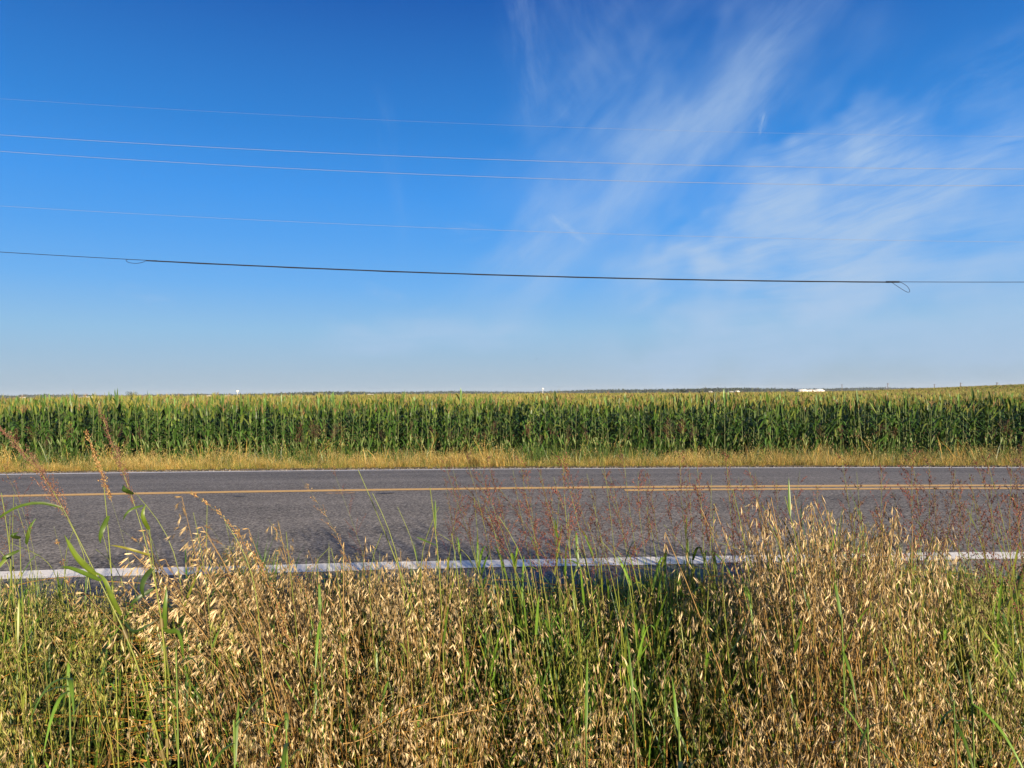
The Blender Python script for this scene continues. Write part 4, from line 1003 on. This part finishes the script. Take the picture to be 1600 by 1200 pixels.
lowshoot(275, 1015, 1.95, [(.95, .3, .16, .018, 1.0, 1.0), (.9, 3.3, .16, .012, .2, .2), (.85, 2.8, .14, .014, .8, .9)], 'green shoot with one arching hooked leaf below the plumed grass')
lowshoot(365, 1125, 1.6, [(.98, .6, .18, .014, .9, .2), (.95, 4.4, .16, .014, .2, .7), (.9, 1.8, .20, .013, 1.3, .1), (.85, 3.8, .15, .014, .3, .4)], 'dark green crossing blades at the bottom, left of centre')
lowshoot(447, 1125, 1.6, [(.98, 1.8, .10, .016, 1.2, .6), (.95, 4.9, .15, .017, .2, .8), (.9, 4.1, .14, .014, .3, .6), (.9, .4, .1, .012, 1.2, .5)], 'bright green blades at the bottom beside the dark gap')
lowshoot(1355, 1122, 1.6, [(.98, 3.9, .10, .009, -.3, .3), (.98, .1, .13, .008, .35, .2), (.95, 5.3, .16, .010, -.2, .5), (.95, 2.4, .14, .010, 1.0, .1)], 'thin dark green blades spreading star-like at lower right')
lowshoot(1490, 1095, 1.7, [(.98, PI + .5, .10, .012, .1, .5), (.98, 2.6, .14, .010, .9, .05), (.95, 4.6, .12, .012, -.2, .5), (.95, .2, .10, .01, .2, .4)], 'green three-bladed shoot near the lower right corner')
lowshoot(1518, 1085, 1.7, [(.98, 5.1, .17, .013, -.2, .5), (.98, 1.2, .12, .01, 1.2, .1)], 'single long straight green blade near the lower right corner')
lowshoot(1060, 1120, 1.65, [(.9, 4.5, .16, .018, .4, .4), (.95, 1.6, .18, .013, 1.3, 0), (.85, .5, .14, .012, .9, .3)], 'upright green blade at the bottom, right of centre')
lowshoot(990, 1080, 1.75, [(.95, 1.6, .26, .011, 1.45, 0), (.9, 2.0, .12, .01, 1.0, .1)], 'tall straight green blade rising through the oats, centre right')
lowshoot(915, 1130, 1.65, [(.98, 1.4, .22, .012, 1.4, 0), (.9, 4.5, .12, .012, .2, .6)], 'narrow green blade at the bottom, just right of the middle')
lowshoot(1315, 960, 2.1, [(.98, 1.5, .16, .016, 1.45, 0), (.9, 4.7, .13, .014, -.6, .3)], 'upright yellow-green blade in the tall oat clump')
lowshoot(500, 945, 2.3, [(.98, 1.9, .12, .018, 1.45, 0), (.95, 4.8, .12, .016, -.4, .5), (.9, .5, .14, .012, 1.0, .1)], 'broad dark green blades by the white line, left of centre')

# ------------------------------------------------------------------ things on the skyline
def hz_at(px): return 615 - .0094 * (px - 800)
def water_tower(px, top_py, y, hgt, rad, label):
    x = (px - 800) / F * y; topz = (hz_at(px) - top_py) / F * y; b = float(ground_z(x, y)); hgt = topz - b
    root = empty('water_tower', (x, y, b), 0, label, 'water tower', 'distant water towers')
    g = G(); t_ = np.linspace(-PI / 2, PI / 2, 11)
    zc = hgt - rad * .8; P = np.stack([0 * t_, 0 * t_, zc + rad * .8 * np.sin(t_)], 1); g.tube(P, np.maximum(rad * np.cos(t_), .05), (1, 1, 1), 20); g.build('tank', M_WHITE, root, smooth=True)
    g = G(); g.tube(np.array([[0, 0, 0], [0, 0, hgt * .1], [0, 0, zc - rad * 1.2], [0, 0, zc - rad * .6]]), np.array([rad * .45, rad * .22, rad * .2, rad * .5]), (1, 1, 1), 12); g.build('pedestal', M_WHITE, root, smooth=True)
water_tower(371, 609.5, 2400, 30, 4.6, 'white bulb water tower on the skyline at the left, largest of the three')
water_tower(565, 611.5, 3100, 30, 4.0, 'tiny white water tower low on the skyline, between the other two')
water_tower(848, 606.0, 3000, 30, 4.6, 'white water tower on the skyline just right of the middle')
def building(px0, px1, top_py, y, label, cat='building', roof=M_ROOFG, parts=1, hgt=None, group=None):
    x0, x1 = (px0 - 800) / F * y, (px1 - 800) / F * y; xc = (x0 + x1) / 2; L = x1 - x0; D = min(max(L * .5, 6), 14); b = float(ground_z(xc, y))
    top = (hz_at((px0 + px1) / 2) - top_py) / F * y - b
    root = empty('farm_building', (xc, y, b), 0, label, cat, group)
    for k in range(parts):
        l = L / parts * (1.0 if parts == 1 else (.98, .9, .98)[k % 3]); cx = -L / 2 + L / parts * (k + .5); hh = top * (1 if k % 2 == 0 else .93); wl = hh * .68
        g = G(); g.box((cx, 0, wl / 2), (l, D, wl))
        g.add([[cx - l / 2, -D / 2, wl], [cx - l / 2, D / 2, wl], [cx - l / 2, 0, hh - .1], [cx + l / 2, -D / 2, wl], [cx + l / 2, D / 2, wl], [cx + l / 2, 0, hh - .1]], [(0, 2, 1), (3, 4, 5)], (1, 1, 1))
        g.build('wall', M_WHITE, root)
        g = G(); e = .4
        for s in (-1, 1):
            g.add([[cx - l / 2 - e, s * (D / 2 + e), wl - .15], [cx + l / 2 + e, s * (D / 2 + e), wl - .15], [cx + l / 2 + e, 0, hh], [cx - l / 2 - e, 0, hh],
                   [cx - l / 2 - e, s * (D / 2 + e), wl - .3], [cx + l / 2 + e, s * (D / 2 + e), wl - .3], [cx + l / 2 + e, 0, hh - .15], [cx - l / 2 - e, 0, hh - .15]],
                  [(0, 1, 2), (0, 2, 3), (4, 6, 5), (4, 7, 6), (0, 4, 5), (0, 5, 1), (1, 5, 6), (1, 6, 2), (0, 3, 7), (0, 7, 4)], (1, 1, 1))
        g.build('roof', roof, root)
        for q in (-.28, .28):
            g = G(); g.box((cx + q * l, -D / 2 - .03, wl * .55), (min(1.4, l * .2), .1, min(1.3, wl * .4))); g.build('window', M_DARK, root)
        if k == 0: g = G(); g.box((cx, -D / 2 - .04, min(1.1, wl * .4)), (min(1.2, l * .2), .12, min(2.2, wl * .8))); g.build('door', M_DARK, root)
building(127, 176, 619.3, 330, 'long low white shed showing through the corn tops at far left', 'shed', M_ROOFW, 2)
building(1246, 1284, 608.2, 620, 'large white farm building with three roofs on the skyline at the right', 'farm building', M_ROOFW, 3)
building(1107, 1112, 611.0, 900, 'small white house on the skyline, first left of the big white farm', 'house', M_ROOFG, 1)
building(1139, 1145, 611.2, 900, 'low tan-white house between the small white houses on the skyline', 'house', M_ROOFG, 1)
building(1148, 1154, 610.4, 850, 'small bright white house nearest to the big white farm', 'house', M_ROOFW, 1)
building(574, 584, 615.4, 1900, 'long pale building beside the tiny water tower', 'building', M_ROOFG, 2)
building(323, 329, 617.2, 1200, 'small pale house farther left of the largest water tower', 'house', M_ROOFG, 1)
building(351, 359, 617.2, 1300, 'pale low house directly left of the largest water tower', 'house', M_ROOFG, 1)
building(32, 39, 620.6, 800, 'tiny white house at the far left end of the skyline', 'house', M_ROOFW, 1)
building(464, 470, 616.6, 1500, 'tiny pale house right of the largest water tower', 'house', M_ROOFG, 1)

def leaf_cloud(g, c, rad, n, r_, cols, size):
    """many small leaf faces spread in lumpy clumps"""
    k = max(3, n // 60); cen = np.array([[r_.gauss(0, .45), r_.gauss(0, .45), r_.gauss(0, .42)] for _ in range(k)]); cen = np.clip(cen, -.8, .8)
    for cc in cen:
        m_ = n // k; d = nr.normal(0, 1, (m_, 3)); d /= np.linalg.norm(d, axis=1, keepdims=True); rr = nr.uniform(.6, 1.0, (m_, 1)) * r_.uniform(.28, .45)
        P = np.array(c) + (cc + d * rr) * np.array(rad)
        a = nr.normal(0, 1, (m_, 3)); b = nr.normal(0, 1, (m_, 3)); a /= np.linalg.norm(a, axis=1, keepdims=True); b /= np.linalg.norm(b, axis=1, keepdims=True)
        V = np.stack([P + a * size, P + b * size, P - (a + b) * size * .6], 1).reshape(-1, 3)
        g.add(V, np.arange(m_ * 3).reshape(-1, 3), np.array(r_.choice(cols)) * r_.uniform(.8, 1.2))
TG = [(.022, .042, .014), (.03, .055, .018), (.02, .035, .013)]
def tree(px, top_py, wpx, y, label, r_, bare=False):
    x = (px - 800) / F * y; b = float(ground_z(x, y)); top = (hz_at(px) - top_py) / F * y - b; wd = wpx / F * y / 2
    root = empty('tree', (x, y, b), 0, label, 'tree', 'single trees on the skyline')
    g = G(); g.tube(np.array([[0, 0, -.2], [0, 0, top * .4], [.2, 0, top * .8]]), np.array([.35, .28, .1]) * top / 8, (1, 1, 1), 7)
    for a in range(6): d = np.array([math.cos(a), math.sin(a), 0]) * wd * .7; g.tube(np.array([[0, 0, top * .35], [0, 0, top * .5] + d * .5, [0, 0, top * .75] + d]), np.array([.16, .1, .04]) * top / 8, (1, 1, 1), 5)
    g.build('trunk', M_BARK, root)
    g = G(); leaf_cloud(g, (0, 0, top * .62), (wd, wd, top * .38), 1800, r_, TG, wd * .07); g.build('crown', M_TREE, root)
r = random.Random(5)
tree(206, 612.6, 15, 420, 'rounded dark tree rising over the corn at the left', r)
tree(1066, 609.0, 9, 900, 'small dark tree on the skyline right of the middle', r)
tree(1095, 611.0, 8, 900, 'low bushy tree left of the small white house', r)
tree(1377, 607.0, 6, 700, 'tiny round tree right of the big white farm', r)
tree(1425, 605.8, 9, 700, 'scrubby tree on the skyline between two poles at the right', r)
tree(150, 619.0, 8, 420, 'small dark shrub above the low white shed', r)
# wooded skyline
g = G()
for px in np.arange(-150, 1760, 1.6):
    y = 3600 + 900 * math.sin(px * .01) + r.uniform(-300, 300); y = max(2600, y)
    h = (12.5 + 5.0 * math.sin(px * .021) * math.sin(px * .0083 + 1) + r.uniform(-1.5, 3.0)) * y / 3600
    if 1390 < px: h *= .7
    x = (px - 800) / F * y; rw = r.uniform(6, 12); b = float(ground_z(x, y))
    d = nr.normal(0, 1, (26, 3)); d /= np.linalg.norm(d, axis=1, keepdims=True); P = np.array([x, y, h * .45]) + d * np.array([rw, rw, h * .5]) * nr.uniform(.7, 1.05, (26, 1))
    a = nr.normal(0, 1, (26, 3)) * 2.6; b2 = nr.normal(0, 1, (26, 3)) * 2.6
    V = np.stack([P + a, P + b2, P - a - b2], 1).reshape(-1, 3); V[:, 2] = np.maximum(V[:, 2], -3)
    g.add(V, np.arange(78).reshape(-1, 3), np.array(r.choice(TG)))
    q = np.array([[-1, 0, -2.5 / h], [1, 0, -2.5 / h], [.9, 0, .45], [.3, 0, .8], [-.4, 0, .75], [-.9, 0, .4], [-.8, .8, -.2], [.8, .8, -.2], [0, .8, .5]]) * np.array([rw, rw, h]) + np.array([x, y, 0])
    g.add(q, [(0, 1, 2), (0, 2, 3), (0, 3, 4), (0, 4, 5), (2, 7, 8), (3, 2, 8), (3, 8, 4), (4, 8, 5), (5, 8, 6), (1, 7, 2), (0, 5, 6)], np.array(TG[0]))
tag(g.build('distant_woods', M_TREE), 'thin dark blue-green line of far woods along the horizon', 'woods', kind='stuff')
# utility poles
for px, tp, y, lab in ((1315.5, 600.5, 700, 'wooden utility pole nearest the big white farm on the skyline'), (1387, 598.8, 640, 'slim pole with a small bulky top, second along the skyline row'),
                       (1384, 604.0, 800, 'short post just beside the bulky-topped pole'), (1460, 600.2, 620, 'wooden utility pole in the middle of the row at the right'), (1501, 598.0, 520, 'tall dark utility pole above the rising corn at the right'),
                       (1557, 597.5, 480, 'slightly leaning utility pole nearest the right edge')):
    x = (px - 800) / F * y; b = float(ground_z(x, y)); h = (hz_at(px) - tp) / F * y - b
    root = empty('utility_pole', (x, y, b), 0, lab, 'utility pole', 'poles on the skyline')
    if px == 1557: root.rotation_euler = (0, R(4), 0)
    th = .30 if px != 1384 else .2
    g = G(); g.tube(np.array([[0, 0, -.5], [0, 0, h]]), np.array([th, th * .75]), (1, 1, 1), 8, cap=True); g.build('pole', M_WOOD, root)
    g = G(); g.box((0, -.3, h * .93), (2.2, .14, .16)); g.build('crossarm', M_WOOD, root)
    if px == 1387:
        g = G(); g.tube(np.array([[.45, -.4, h * .85], [.45, -.4, h * .85 + 1.0]]), .3, (1, 1, 1), 10, cap=True); g.build('transformer', M_ROOFG, root)
# bird
q = at_y(838.5, 561, 150)
root = empty('bird', tuple(q), R(20), 'tiny dark bird flying low over the field', 'bird')
g = G(); t_ = np.linspace(0, 1, 9); P = np.stack([(t_ - .5) * .30, 0 * t_, .01 * np.sin(t_ * PI)], 1); g.tube(P, np.array([.002, .014, .03, .036, .034, .026, .026, .018, .003]), (1, 1, 1), 8); g.build('body', M_BIRD, root, smooth=True)
for s in (-1, 1):
    g = G(); W_ = np.array([[.03, s * .02, .0], [.06, s * .12, .06], [.02, s * .22, .07], [-.07, s * .30, .05]]); g.ribbon(W_, np.array([.09, .085, .06, .01]), (1, 0, .05), (1, 1, 1), crease=.08); g.build('wing', M_BIRD, root)

# ------------------------------------------------------------------ thin air between here and the horizon
HAZE = 1
if HAZE:
    m = bpy.data.materials.new('thin_haze'); m.use_nodes = True; t = NT(m.node_tree); t.n.clear(); o = t.node('ShaderNodeOutputMaterial')
    v = t.node('ShaderNodeVolumePrincipled'); v.inputs['Color'].default_value = (.80, .88, 1.0, 1); v.inputs['Density'].default_value = 0.00005; v.inputs['Anisotropy'].default_value = 0.0
    t.link(v.outputs[0], o.inputs['Volume'])
    g = G(); g.box((0, 3475, 20.5), (17000, 7150, 57)); tag(g.build('haze', m), kind='stuff')
